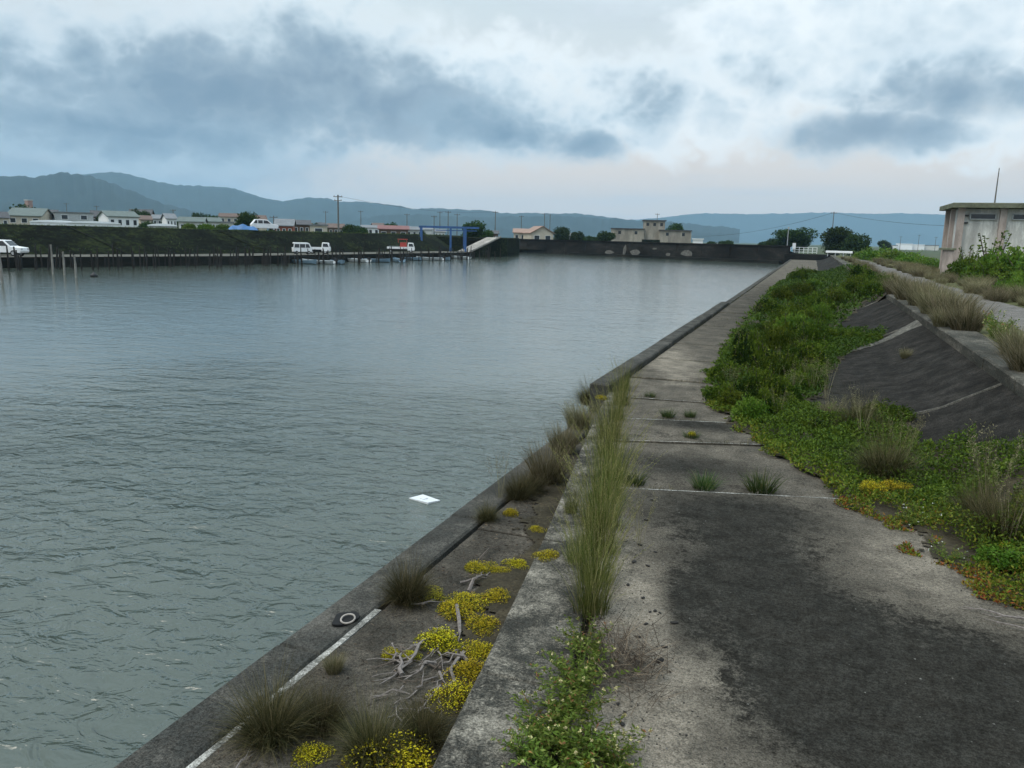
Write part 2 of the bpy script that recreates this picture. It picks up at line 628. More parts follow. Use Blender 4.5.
def soil_mat(name, a, b_, c_, scale=.5):
    m, t, b = material(name, .95, .1)
    c = coords(t)
    n = t.noise(c, scale, 8, .65)
    n2 = t.noise(c, scale * 9, 6, .65)
    f = t.math('MULTIPLY_ADD', n2, .5, t.math('MULTIPLY', n, .5))
    t.put(b.inputs['Base Color'], t.ramp(f, [(.3, a), (.5, b_), (.68, c_)]))
    t.put(b.inputs['Normal'], t.bump(n2, .6, .05))
    return m


M['soil'] = soil_mat('dyke_soil', (.035, .035, .018), (.07, .075, .03), (.12, .10, .055), 1.2)
M['litter'] = soil_mat('leaf_litter', (.020, .018, .012), (.042, .036, .024), (.085, .07, .045), 3.0)
M['land'] = soil_mat('flat_land', (.030, .045, .022), (.055, .068, .035), (.10, .095, .065), .03)
def bank_mat():
    m, t, b = material('dark_embankment', .95, .03)
    c = coords(t)
    n = t.noise(c, .22, 6, .65)
    n2 = t.noise(t.mapping(c, (1, 1, 2.5)), 1.6, 7, .7)
    f = t.math('MULTIPLY_ADD', n2, .55, t.math('MULTIPLY', n, .45))
    t.put(b.inputs['Base Color'], t.ramp(f, [(.36, (.003, .0034, .003)), (.5, (.008, .010, .007)), (.58, (.020, .027, .010)), (.68, (.035, .036, .022))]))
    t.put(b.inputs['Normal'], t.bump(n2, .8, .15))
    return m


M['bank'] = bank_mat()
M['hill'] = soil_mat('wooded_hill', (.005, .010, .008), (.009, .017, .013), (.020, .031, .021), .010)

# ------------------------------------------------------------------ water
m, t, b = material('harbour_water', .10, 1.0)
b.inputs['IOR'].default_value = 1.33
c = coords(t)
patch = t.noise(c, .12, 3, .5)
t.put(b.inputs['Base Color'], t.mix(t.step(patch, .3, .7), (.046, .060, .049), (.062, .075, .060)))
w0 = t.noise(t.mapping(c, (.55, 1.0, 1), rot=(0, 0, R(-28))), 1.1, 2, .5, .5)
w1 = t.noise(t.mapping(c, (.75, 1.1, 1), rot=(0, 0, R(-20))), 3.6, 3, .55, .7)
w2 = t.noise(t.mapping(c, (.8, 1.1, 1), rot=(0, 0, R(15))), 8.0, 3, .55, .4)
gust = t.step(t.noise(t.mapping(c, (.5, 1, 1), rot=(0, 0, R(-10))), .22, 3, .6), .3, .7)
h = t.math('MULTIPLY_ADD', w1, .40, t.math('MULTIPLY', w0, .72))
h = t.math('MULTIPLY_ADD', w2, t.math('MULTIPLY_ADD', gust, .12, .05), h)
# the wind ruffles the water more in the corner by the ledge
chop = t.math('SUBTRACT', 1.0, t.step(t.math('ADD', ellipse(t, c, -9, 3, 13, 14), t.math('MULTIPLY', t.math('SUBTRACT', patch, .5), 1.2)), .25, 1.5))
h = t.math('MULTIPLY', h, t.math('MULTIPLY_ADD', chop, 5.6, 1.0))
t.put(b.inputs['Normal'], t.bump(h, 1.0, .036))
M['water'] = m

# ================================================================== SETTING
def structure(name, mb, mats, smooth=False):
    return tag(mb.build(name, mats, None, smooth), kind='structure')


# left quay front polyline (x, y), from behind the camera to the ramp
LQ = [(-150, -160), (-104, -40), (-82, 22), (-69.6, 53), (-62.6, 75), (-59.6, 111), (-57.8, 136)]
FW0, FW1 = (-74.0, 196.0), (-4.6, 163.5)          # far sea wall foot, left end to right end

# flat land as one sheet with the basin cut out
BIG = 8800
mb = MB()
ring_basin = [(-150, -160), (-104, -40), (-82, 22), (-69.6, 53), (-62.6, 75), (-59.6, 111), (-57.8, 136),
              (-66, 150), (-84, 200), (-4, 164.5)]
Z = 0.0
left_poly = [(-BIG, -BIG), (-166, -BIG), (-166, -160), (-120, -40), (-98, 22), (-85.5, 53), (-78.5, 75), (-75.5, 111), (-73.7, 136), (-84, 160), (-94, 203), (-94, BIG), (-BIG, BIG)]
mb.add([(x, y, Z) for x, y in left_poly], [tuple(range(len(left_poly)))])
far_poly = [(-94, 203), (-3.5, 168), (11.7, 168), (BIG, 168), (BIG, BIG), (-94, BIG)]
mb.add([(x, y, Z) for x, y in far_poly], [tuple(range(len(far_poly)))])
mb.add([(11.7, -BIG, Z + .30), (BIG, -BIG, Z), (BIG, 168, Z), (11.7, 168, Z + .30)], [(0, 1, 2, 3)])
structure('ground', mb, M['land'])

mb = MB()
mb.add([(-320, -600, SEA), (-2, -600, SEA), (-2, 215, SEA), (-320, 215, SEA)], [(0, 1, 2, 3)])
structure('water', mb, M['water'])

# ---- right side: ledge, edge strip, walkway, slope, kerb, dyke top
S = [(-.9, -3), (-1.79, 3.72), (-2.22, 6.7), (-2.40, 7.9), (-3.02, 11.5), (-3.60, 15.4)]
G = [(-.20, -3), (-1.14, 3.96), (-1.46, 5.96), (-2.64, 11.55), (-3.60, 17.2)]


def gx(y):
    for (xa, ya), (xb, yb) in zip(G, G[1:]):
        if ya <= y <= yb:
            return xa + (xb - xa) * (y - ya) / (yb - ya)
    return G[-1][0]


def sx(y):
    for (xa, ya), (xb, yb) in zip(S, S[1:]):
        if ya <= y <= yb:
            return xa + (xb - xa) * (y - ya) / (yb - ya)
    return S[-1][0]


LZ = -.45
mb = MB()
ys = [-3, .6, 3.2, 5.4, 8.4, 11.2, 15.4]
for a, b_ in zip(ys, ys[1:]):
    mb.prism([(-3.49, a + .01), (min(sx(a), -3.3) - .004 if sx(a) < -3.3 else sx(a) - .004, a + .01), (sx(b_) - .004 if sx(b_) > -3.45 else -3.45, b_ - .01), (-3.49, b_ - .01)], -1.6, LZ + random.uniform(-.012, .012), .008)
structure('lower_ledge', mb, M['ledge'])
mb = MB()
ys = [-3, 1.5, 5.2, 8.7, 12.6, 15.4]
for a, b_ in zip(ys, ys[1:]):
    mb.prism([(-3.985, a + .008), (-3.56, a + .008), (-3.56, b_ - .008), (-3.985, b_ - .008)], -2.4, LZ + random.uniform(.0, .02), .025)
structure('ledge_coping', mb, M['coping'])
mb = MB()
jx = [(-3.49, -3), (-3.49, 6.1)] + [(-3.555 + random.uniform(-.004, .016), 6.1 - .35 * i) for i in range(27)]
mb.prism(jx, -1.0, LZ - .004, .0)
structure('ledge_joint', mb, M['mortar'])

mb = MB()
cuts = [-3, 1.2, 4.75, 7.3, 9.6, 12.2, 14.0, 15.4]
for a, b_ in zip(cuts, cuts[1:]):
    mb.prism([(sx(a), a + .006), (gx(a) - .02, a + .006), (gx(b_) - .02, b_ - .006), (sx(b_), b_ - .006)], -1.7, random.uniform(-.01, .012), .015)
structure('walkway_edge', mb, M['strip'])

# slabs of the walkway, cut by the joints one sees
jl = [(at(620, 487), at(820, 497)), (at(636, 440), at(749, 443.6)), (at(628, 418), at(699, 421)), (at(632, 397), at(690, 401))]


def joint_line(a, b):
    k = (b.y - a.y) / (b.x - a.x)
    yr = a.y + k * (2.35 - a.x)
    yl = a.y
    for _ in range(5):
        yl = a.y + k * (gx(yl) - a.x)
    return yl, yr


J = [(-3, -3)] + [joint_line(a, b) for a, b in jl] + [(17.2, 17.4)]
mb = MB()
for i, ((la, ra), (lb, rb)) in enumerate(zip(J, J[1:])):
    poly = [(gx(la) + .025, la + .012), (2.35, ra + .012), (2.35, rb - .012)]
    mids = [g for g in reversed(G) if la + .1 < g[1] < lb - .1]
    poly.append((gx(lb) + .025, lb - .012))
    poly += [(g[0] + .025, g[1]) for g in mids]
    mb.prism(poly, -.5, [0.0, -.03, .004, -.02, .005][i % 5], .02)
y = 17.4
while y < 162:
    d = random.uniform(2.6, 3.4) if y < 60 else 8
    mb.prism([(-3.58, y + .015), (2.35, y + .015), (2.35, y + d - .015), (-3.58, y + d - .015)], -.5, random.uniform(-.012, .012), .015)
    y += d
structure('walkway', mb, M['walk'])
mb = MB()
mb.add([(-3.59, -3, -.06), (2.3, -3, -.06), (2.3, 164, -.06), (-3.59, 164, -.06)], [(0, 1, 2, 3)])
# only where no ledge lies: start past the ledge, the joints show this soil
mb = MB()
mb.prism([(-.2, -3), (2.3, -3), (2.3, 164), (-3.58, 164), (-3.58, 17.2), (-2.62, 11.55), (-1.45, 5.96), (-1.13, 3.96)], -.9, -.055)
structure('joint_soil', mb, M['soil'])
mb = MB()
for (la, ra), part in zip(J[1:5], (1.0, .75, .5, .6)):
    x0 = gx(la) + .05
    x1 = x0 + (2.2 - x0) * part
    n = 30
    vs = []
    for i in range(n + 1):
        u = i / n
        x = x0 + (x1 - x0) * u
        y = la + (ra - la) * (x - gx(la)) / (2.35 - gx(la)) - .035
        w_ = .018 + .016 * mnoise.noise(Vector((x * 5, la, 1)))
        vs += [(x, y - w_, .0062), (x, y, .0068)]
    mb.add(vs, [(2 * i, 2 * i + 2, 2 * i + 3, 2 * i + 1) for i in range(n)])
structure('joint_edge', mb, M['mortar'])
mb = MB()
y = 15.4
while y < 164:
    d = random.uniform(3.5, 5.0)
    zt = (.13 if y < 36.5 else .05) + random.uniform(-.015, .015)
    xo = -3.99 if y < 36.5 else -3.93
    mb.prism([(xo, y + .01), (-3.60, y + .01), (-3.60, min(y + d, 164) - .01), (xo, min(y + d, 164) - .01)], -2.4, zt, .03)
    y += d
structure('quay_kerb', mb, M['coping'])

# slope: slabs between the cross joints, each joint a pale raised strip
mb = MB()
sl = Vector((3.15 - 1.95, 0, .78)).normalized()
nr = Vector((-sl.z, 0, sl.x))
cj = [-8.1, 3.5, 15.1, 26.7, 38.3, 49.9, 61.5, 80, 100, 120, 140, 164]
for a, b_ in zip(cj, cj[1:]):
    n = max(4, int((b_ - a) / .8))
    k = 14
    vs, fs = [], []
    for i in range(n + 1):
        yy = a + .02 + (b_ - a - .04) * i / n
        for j in range(k + 1):
            u = j / k
            w = random.uniform(-.012, .012)
            toe = 1.90 - 1.18 * foot(yy)
            xx = toe + (3.149 - toe) * u
            p = Vector((xx, yy, dyke_z(xx, yy) - (.03 if j == 0 else 0))) + nr * (w * .5 if 0 < j < k else 0)
            vs.append(p)
    for i in range(n):
        for j in range(k):
            q = i * (k + 1) + j
            fs.append((q, q + 1, q + k + 2, q + k + 1))
    mb.add(vs, fs)
structure('dyke_slope', mb, M['slope'], True)
mb = MB()
for a in cj[1:-1]:
    vs, fs = [], []
    toe = 1.93 - 1.0 * foot(a)
    for i in range(6):
        xx = toe + (3.14 - toe) * i / 5
        wd = .035 + random.uniform(-.008, .008)
        p = Vector((xx, a + random.uniform(-.01, .01), dyke_z(xx, a)))
        for dy, up in ((-wd, -.01), (-wd * .6, .026), (wd * .6, .026), (wd, -.01)):
            vs.append(p + Vector((0, dy, 0)) + nr * up)
    for i in range(5):
        for j in range(3):
            fs.append((i * 4 + j, i * 4 + 4 + j, i * 4 + 5 + j, i * 4 + 1 + j))
    mb.add(vs, fs)
structure('slope_joint', mb, M['jointc'])
# flared concrete fillet where the second joint meets the kerb
mb = MB()
vs, fs = [], []
n = 14
for i in range(n + 1):
    u = i / n
    y0 = 26.2 - 1.1 * (1 - u) ** 2.2 * 0 - .05
    half = .12 + .62 * u ** 3
    xx = .95 + 2.19 * u
    p = Vector((xx, 26.3 - 2.6 * (1 - u) ** 1.5, dyke_z(xx, 26)))
    for dy, up in ((-half, .006), (-half * .45, .045 + .03 * u), (half * .45, .045 + .03 * u), (half, .006)):
        vs.append(p + Vector((0, dy, 0)) + nr * up)
for i in range(n):
    for j in range(3):
        q = i * 4 + j
        fs.append((q, q + 4, q + 5, q + 1))
mb.add(vs, fs)
structure('slope_fillet', mb, M['jointc'], True)

mb = MB()
y = -6.0
while y < 164:
    d = random.uniform(2.2, 2.8) if y < 60 else 7.0
    mb.prism([(3.15 + random.uniform(-.012, .012), y + .006), (3.92, y + .006), (3.92, y + d - .006), (3.15 + random.uniform(-.012, .012), y + d - .006)], .3, 1.0 + random.uniform(-.012, .012), .03)
    y += d
structure('dyke_kerb', mb, M['kerb'])
mb = MB()
prof = [(3.9, .93), (5.0, .955), (8.3, .93), (10.2, .78), (11.8, .5), (11.9, .28)]
vs = []
for yy in (-10, 168):
    vs += [(x, yy, z) for x, z in prof]
mb.add(vs, [(i, i + 1, i + 1 + len(prof), i + len(prof)) for i in range(len(prof) - 1)])
structure('dyke_top', mb, M['soil'])
mb = MB()
vs = []
yy = -8.0
while yy <= 150:
    w = random.uniform(-.12, .12)
    vs += [(5.1 + w, yy, .965), (7.0 + random.uniform(-.15, .15), yy, .965)]
    yy += 2.0
mb.add(vs, [(2 * i, 2 * i + 1, 2 * i + 3, 2 * i + 2) for i in range(len(vs) // 2 - 1)])
structure('path', mb, M['path'])


# ---- left quay and embankment
def offset_line(line, d):
    out = []
    for i, p in enumerate(line):
        a, b_ = Vector(line[max(i - 1, 0)]), Vector(line[min(i + 1, len(line) - 1)])
        t_ = (b_ - a).normalized()
        out.append((p[0] - t_.y * d, p[1] + t_.x * d))
    return out


def strip(mb, l0, z0, l1, z1, mi=0):
    n = len(l0)
    vs = [(*p, z0) for p in l0] + [(*p, z1) for p in l1]
    mb.add(vs, [(i, i + 1, n + i + 1, n + i) for i in range(n - 1)], mi)


def on_line(line, y, off):
    """a point beside a quay line: off > 0 out over the water"""
    for (xa, ya), (xb, yb_) in zip(line, line[1:]):
        if ya <= y <= yb_:
            u = (y - ya) / (yb_ - ya)
            t = Vector((xb - xa, yb_ - ya)).normalized()
            return Vector((xa + (xb - xa) * u + t.y * off, y - t.x * off, 0))
    return Vector((line[-1][0] + off, y, 0))


LE = LQ + [(-59.5, 146), (-64, 160), (-70, 180), (-75, 197)]
Lq1 = offset_line(LQ, 7.5)
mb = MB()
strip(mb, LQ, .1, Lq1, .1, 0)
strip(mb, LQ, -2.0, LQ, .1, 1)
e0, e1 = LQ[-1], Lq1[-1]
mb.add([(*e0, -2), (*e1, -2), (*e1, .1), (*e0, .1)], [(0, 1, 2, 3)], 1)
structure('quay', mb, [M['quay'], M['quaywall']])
CREST = 3.05
Le0 = offset_line(LE, 7.2)
Le1 = offset_line(LE, 12.2)
Le2 = offset_line(LE, 16.5)
Le3 = offset_line(LE, 22.0)
mb = MB()
strip(mb, Le0, .08, Le1, CREST)
strip(mb, Le1, CREST, Le2, CREST + .05)
strip(mb, Le2, CREST + .05, Le3, -.1)
structure('embankment', mb, M['bank'])
mb = MB()
strip(mb, LE[len(LQ) - 1:], -1.3, Le0[len(LQ) - 1:], .08)
structure('shore', mb, M['bank'])
# pale mortar lines running diagonally down the embankment
mb = MB()
for y in (41, 52, 66, 88, 109):
    p0, p1 = on_line(LQ, y + 1.5, -7.15), on_line(LQ, y - 2.5, -12.15)
    p0.z, p1.z = .10, CREST + .02
    d_ = Vector((p1.y - p0.y, -(p1.x - p0.x), 0)).normalized() * .13
    up = Vector((.02, 0, .05))
    mb.add([p0 - d_ + up, p0 + d_ + up, p1 + d_ + up, p1 - d_ + up], [(0, 1, 2, 3)])
structure('embankment_joint', mb, M['quaywall'])

# ---- far sea wall: one thing, wall with coping, foot and pale repair panels
fd = (Vector(FW1) - Vector(FW0))
fl = fd.length
fd = fd.normalized()
fn = Vector((fd.y, -fd.x))      # towards the water
fa = math.atan2(fd.y, fd.x)
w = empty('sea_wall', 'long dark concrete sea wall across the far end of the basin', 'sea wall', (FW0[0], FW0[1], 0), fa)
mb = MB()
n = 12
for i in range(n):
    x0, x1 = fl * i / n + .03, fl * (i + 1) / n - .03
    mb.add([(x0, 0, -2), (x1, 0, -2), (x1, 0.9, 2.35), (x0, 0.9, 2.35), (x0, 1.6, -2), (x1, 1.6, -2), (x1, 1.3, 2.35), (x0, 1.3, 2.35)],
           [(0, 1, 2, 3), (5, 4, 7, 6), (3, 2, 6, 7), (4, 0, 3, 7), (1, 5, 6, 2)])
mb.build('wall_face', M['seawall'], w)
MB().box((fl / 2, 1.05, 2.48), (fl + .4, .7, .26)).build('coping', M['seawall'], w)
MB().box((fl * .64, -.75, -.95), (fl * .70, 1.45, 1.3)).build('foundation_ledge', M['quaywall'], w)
for px, pw, z0, z1 in ((608, 12, -.4, .5), (623, 4, -.3, 1.7), (634, 12, -.3, .9), (653, 6, 1.0, 1.4), (667, 6, -.3, .4), (686, 14, -.3, 1.2)):
    # where the panel stands along the wall
    d = ray(px, 250)
    den = d.x * fn.x + d.y * fn.y
    tt = ((FW0[0]) * fn.x + (FW0[1]) * fn.y) / den
    along = (Vector((d.x * tt, d.y * tt)) - Vector(FW0)).dot(fd)
    wid = pw * tt / FPX
    ring = []
    for k in range(9):
        an = 6.2832 * k / 9
        ring.append((along + math.cos(an) * wid * .5 * random.uniform(.75, 1.15), (z0 + z1) / 2 + math.sin(an) * (z1 - z0) * .5 * random.uniform(.7, 1.2)))
    pm = MB()
    n_ = len(ring)
    pm.add([(x, .9 * (z + 2) / 4.35 - .05, z) for x, z in ring] + [(x, .9 * (z + 2) / 4.35 + .1, z) for x, z in ring],
           [tuple(range(n_))] + [((k + 1) % n_, k, n_ + k, n_ + (k + 1) % n_) for k in range(n_)])
    pm.build('repair_panel', M['patch'], w)
# fill behind the far wall so that no gap shows between wall and land
mb = MB()
a, b_ = Vector(FW0) - fn * 1.2, Vector(FW1) - fn * 1.2
a2, b2 = a - fn * 9, b_ - fn * 9
mb.add([(a.x, a.y, 1.6), (b_.x, b_.y, 1.6), (b2.x, b2.y, 0.02), (a2.x, a2.y, 0.02)], [(0, 1, 2, 3)])
structure('bank_behind_wall', mb, M['bank'])
# right-hand end of the wall: the corner where the walkway stops
mb = MB()
mb.prism([(-5.0, 163.2), (3.2, 163.2), (3.2, 168), (-3.4, 168)], -2, 1.1, .05)
structure('corner_terrace', mb, M['seawall'])

# ------------------------------------------------------------------ hills
from mathutils import noise as mnoise


def ridge(prof, D, name, thick=1400, seed=0.0):
    """a real range: skyline heights read at a distance, sloping away on both sides with spurs"""
    pts = []
    for (xa, ya), (xb, yb) in zip(prof, prof[1:]):
        n = max(2, int((xb - xa) / 3))
        for i in range(n):
            u = i / n
            pts.append((xa + (xb - xa) * u, ya + (yb - ya) * u))
    pts.append(prof[-1])
    K = 16
    vs, fs = [], []
    for px, py in pts:
        d = ray(px, py)
        hd = Vector((d.x, d.y)).normalized()
        hz = (horizon(px) - py) * D / FPX / 1.0
        top = max(hz + CZ, 4)
        rough = mnoise.noise(Vector((px * .15, seed, 1.3))) * 12 + mnoise.noise(Vector((px * .5, seed, 4.3))) * 9
        dist = D / max(math.cos(math.atan((px - 512) / FPX)), .6)
        for j in range(-K, K + 1):
            u = j / K
            rr = dist + u * thick
            fall = (1 - abs(u)) ** 1.25
            sp = mnoise.noise(Vector((px * .045, u * 3.0, seed))) * .30 * (1 - fall) * 1.6 + mnoise.noise(Vector((px * .13, u * 7, seed + 5))) * .10 * (1 - fall)
            z = top * max(0.0, fall + sp * abs(u) * 2 * fall ** .5) + rough * fall
            if abs(j) == K:
                z = -2.0
            vs.append((hd.x * rr, hd.y * rr, z if abs(u) > .02 else top + rough * .5))
    w_ = 2 * K + 1
    for i in range(len(pts) - 1):
        for j in range(w_ - 1):
            q = i * w_ + j
            fs.append((q, q + w_, q + w_ + 1, q + 1))
    mb = MB()
    mb.add(vs, fs)
    return structure(name, mb, M['hill'], True)


ridge([(-260, 200), (-120, 186), (-40, 180), (0, 178), (35, 178.5), (50, 176), (68, 175), (90, 178), (115, 186), (140, 196), (165, 205), (200, 213), (245, 222), (290, 229)], 3100, 'hills', 900, 2.0)
ridge([(40, 185), (70, 178), (95, 175), (112, 174), (130, 176.5), (155, 183), (175, 187), (190, 187), (210, 188), (235, 190.5), (256, 197), (267, 200), (283, 202.5), (295, 201), (306, 199.5), (327, 199.5), (341, 203),
       (362, 203), (388, 205.6), (415, 209.6), (438, 209), (460, 210.5), (479, 210.5), (501, 214), (550, 214), (575, 214.5), (597, 216.5), (620, 219.5), (650, 224), (680, 231)], 4800, 'hills', 1200, 11.0)
ridge([(330, 226), (380, 216), (420, 215), (470, 218), (520, 217), (560, 216.5), (600, 219), (640, 221), (680, 223), (740, 229)], 3800, 'hills', 700, 23.0)
ridge([(560, 232), (600, 224), (629, 220.5), (665, 218.2), (687, 215.2), (706, 214.4), (740, 215), (790, 214.5), (830, 213.5), (870, 214.8), (905, 214.3), (945, 216), (1000, 216), (1100, 219), (1250, 226), (1400, 240)], 7300, 'hills', 650, 37.0)

# ================================================================== SKY, SUN, AIR
SUN_EL, SUN_AZ = R(58), R(-140)      # azimuth from +Y towards +X
wd = bpy.data.worlds.new('World')
sc.world = wd
wd.use_nodes = True
wt = NT(wd.node_tree)
for n in list(wt.n):
    wt.n.remove(n)
out = wt.new('ShaderNodeOutputWorld')
bg = wt.new('ShaderNodeBackground')
bg.inputs['Strength'].default_value = .1
wt.l.new(bg.outputs[0], out.inputs[0])
sky = wt.new('ShaderNodeTexSky', sky_type='NISHITA')
sky.sun_disc = False
sky.sun_elevation = SUN_EL
sky.sun_rotation = SUN_AZ
sky.air_density = 1.2
sky.dust_density = 2.5
vec = wt.new('ShaderNodeTexCoord').outputs['Generated']
sep = wt.new('ShaderNodeSeparateXYZ')
wt.l.new(vec, sep.inputs[0])
az = wt.math('ARCTAN2', sep.outputs[0], sep.outputs[1])      # radians, 0 = +Y, + = +X
el = wt.math('ARCSINE', sep.outputs[2])
n1 = wt.noise(vec, 4.5, 5, .55, .2)
n2 = wt.noise(wt.mapping(vec, loc=(3.1, 7.7, 1.9)), 4.5, 5, .55, .2)
n3 = wt.noise(wt.mapping(vec, (1, 1, 2.6), loc=(9, 2, 4)), 3.2, 10, .62, .35)
n4 = wt.noise(wt.mapping(vec, (1, 1, 1.5), loc=(1, 5, 8)), 11, 10, .60, .25)
azw = wt.math('MULTIPLY_ADD', wt.math('SUBTRACT', n1, .5), .16, az)
elw = wt.math('MULTIPLY_ADD', wt.math('SUBTRACT', n2, .5), .09, el)
# rounded billows: folded noise at three sizes
bil = None
for k_, (sc0, amp) in enumerate(((13, .46), (27, .26), (58, .15))):
    q_ = wt.noise(wt.mapping(vec, (1, 1, 1.25), loc=(2.3 * k_, 1.7, 4.1 * k_)), sc0, 1.5, .5, .15)
    q_ = wt.math('MULTIPLY', wt.math('ABSOLUTE', wt.math('SUBTRACT', q_, .5)), amp * 4.5)
    bil = q_ if bil is None else wt.math('ADD', bil, q_)


def lin(r, g, b_):
    f = lambda k: ((k / 255 + .055) / 1.055) ** 2.4 if k > 10 else k / 255 / 12.92
    return (f(r), f(g), f(b_))


def srgb10(r, g, b_):
    return tuple(k * 7.9 for k in lin(r, g, b_))


def azel(px, py):
    d = ray(px, py).normalized()
    return math.atan2(d.x, d.y), math.asin(d.z)


def field(blobs):
    """1 in the middle of the nearest cloud, 0 on its rim, falling below 0 outside"""
    tot = None
    for (px, py, rx, ry, amt) in blobs:
        a0, e0_ = azel(px, py)
        dx = wt.math('DIVIDE', wt.math('SUBTRACT', azw, a0), rx / FPX)
        dy = wt.math('DIVIDE', wt.math('SUBTRACT', elw, e0_), ry / FPX)
        r2 = wt.math('SQRT', wt.math('ADD', wt.math('MULTIPLY', dx, dx), wt.math('MULTIPLY', dy, dy)))
        k = wt.math('MULTIPLY', wt.math('SUBTRACT', 1.0, r2), amt)
        tot = k if tot is None else wt.math('MAXIMUM', tot, k)
    return tot


def scaled(c_):
    ml = wt.new('ShaderNodeVectorMath', operation='SCALE')
    wt.put(ml.inputs[0], c_)
    ml.inputs['Scale'].default_value = 7.9
    return ml.outputs[0]


# pale veil of high cloud, warmer near the horizon
g = wt.new('ShaderNodeMapRange')
wt.put(g.inputs[0], el)
g.inputs[1].default_value = 0
g.inputs[2].default_value = 1.2
veil = wt.ramp(g.outputs[0], [(0.0, lin(214, 196, 182)), (.08, lin(214, 201, 190)), (.17, lin(196, 202, 203)), (.30, lin(184, 204, 211)), (.55, lin(178, 197, 206)), (1.0, lin(170, 190, 203))])
base = wt.mix(.90, sky.outputs[0], scaled(veil))
# streaky thin cloud low down
st = wt.noise(wt.mapping(vec, (1, 1, 9), loc=(4, 4, 4)), 3.5, 8, .6, .3)
base = wt.mix(wt.math('MULTIPLY', wt.step(st, .50, .72), .35), base, srgb10(180, 188, 198))
# broken cloud everywhere, so that the sky goes on outside the picture
gen = wt.math('MULTIPLY', wt.step(wt.math('MULTIPLY_ADD', n4, .35, wt.math('MULTIPLY', n3, .65)), .44, .60), wt.step(el, .10, .26))
base = wt.mix(wt.math('MULTIPLY', gen, .45), base, srgb10(204, 213, 221))
gen2 = wt.math('MULTIPLY', wt.step(n3, .53, .70), wt.step(el, .38, .60))
base = wt.mix(wt.math('MULTIPLY', gen2, .5), base, srgb10(138, 156, 172))


def cloud_layer(base, blobs, ramp_stops, rag=.55, lo=.0, hi=.16, alpha=1.0, soften=.30):
    fd_ = field(blobs)
    d_ = wt.math('ADD', fd_, wt.math('MULTIPLY', wt.math('SUBTRACT', bil, .42), rag))
    d_ = wt.math('ADD', d_, wt.math('MULTIPLY', wt.math('SUBTRACT', n4, .5), soften))
    m_ = wt.math('MULTIPLY', wt.step(d_, lo, hi), alpha)
    tone = wt.math('ADD', d_, wt.math('MULTIPLY', wt.math('SUBTRACT', n4, .5), .55))
    return wt.mix(m_, base, scaled(wt.ramp(tone, ramp_stops)))


GREY = [(0.0, lin(190, 204, 212)), (.16, lin(168, 187, 199)), (.40, lin(134, 154, 169)), (.75, lin(103, 126, 146)), (1.0, lin(92, 118, 140))]
PALE = [(0.0, lin(232, 238, 240)), (.30, lin(224, 231, 234)), (.60, lin(198, 211, 219)), (.95, lin(160, 179, 193))]
# grey bank at left, laid in two decks, then the towers at right
base = cloud_layer(base, [(40, 150, 330, 74, .95), (-140, 110, 340, 120, .9)], [(0, lin(168, 182, 193)), (.3, lin(140, 159, 175)), (1, lin(118, 141, 160))], .22, -.20, .45, .92)
base = cloud_layer(base, [(95, 60, 190, 52, .8), (330, 52, 170, 50, .75)], PALE, .5, -.25, .50, .45)
base = cloud_layer(base, [(500, 92, 110, 60, .8), (660, 105, 190, 55, .85), (765, 30, 78, 56, .9), (900, 40, 200, 80, .95), (985, 130, 90, 34, .6)], PALE, .64, -.16, .32, .72)
base = cloud_layer(base, [(230, 92, 310, 74, 1.0), (430, 118, 180, 46, 1.05), (30, 70, 110, 34, .7), (120, 128, 260, 40, .9)], GREY, .48, -.30, .55, .90)
base = cloud_layer(base, [(565, 142, 56, 26, .9), (640, 92, 100, 34, .55), (880, 132, 115, 28, 1.0), (960, 88, 120, 42, .75), (765, 62, 44, 26, .5), (505, 132, 90, 30, .85)], GREY, .48, -.25, .60, .85)
zen = wt.math('MULTIPLY_ADD', wt.step(el, .42, 1.0), 1.5, 1.0)  # unseen sky overhead brightened so that more light reaches the ground
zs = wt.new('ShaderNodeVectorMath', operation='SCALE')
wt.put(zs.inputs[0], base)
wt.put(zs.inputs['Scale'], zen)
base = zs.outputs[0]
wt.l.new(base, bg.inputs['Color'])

sun = bpy.data.lights.new('sun', 'SUN')
sun.energy = 1.2
sun.angle = R(32)
sun.color = (1, .92, .78)
so = bpy.data.objects.new('sun', sun)
COL.objects.link(so)
sd = Vector((math.sin(SUN_AZ) * math.cos(SUN_EL), math.cos(SUN_AZ) * math.cos(SUN_EL), math.sin(SUN_EL)))
so.rotation_euler = (-sd).to_track_quat('-Z', 'Y').to_euler()
so.location = (20, 20, 60)

hm = bpy.data.materials.new('haze_air')
hm.use_nodes = True
ht = NT(hm.node_tree)
for n in list(ht.n):
    if n.type != 'OUTPUT_MATERIAL':
        ht.n.remove(n)
pv = ht.new('ShaderNodeVolumePrincipled')
pv.inputs['Color'].default_value = (.48, .77, 1.0, 1)
pv.inputs['Density'].default_value = .000112
pv.inputs['Anisotropy'].default_value = .0
ho = [n for n in ht.n if n.type == 'OUTPUT_MATERIAL'][0]
ht.l.new(pv.outputs[0], ho.inputs['Volume'])
HZ = 9000
mb = MB().box((0, 0, 215), (2 * HZ, 2 * HZ, 438))
tag(mb.build('haze', hm), kind='stuff')

# ================================================================== CAMERA
cam = bpy.data.cameras.new('camera')
cam.sensor_width = 36
cam.lens = 28
cam.clip_start = .05
cam.clip_end = 30000
co = bpy.data.objects.new('camera', cam)
COL.objects.link(co)
f_ = ray(512, 384)
r_ = (ray(513, 384) - f_).normalized()
u_ = (ray(512, 383) - f_).normalized()
f_ = f_.normalized()
mat = Matrix(((r_.x, u_.x, -f_.x, 0), (r_.y, u_.y, -f_.y, 0), (r_.z, u_.z, -f_.z, CZ), (0, 0, 0, 1)))
co.matrix_world = mat
sc.camera = co

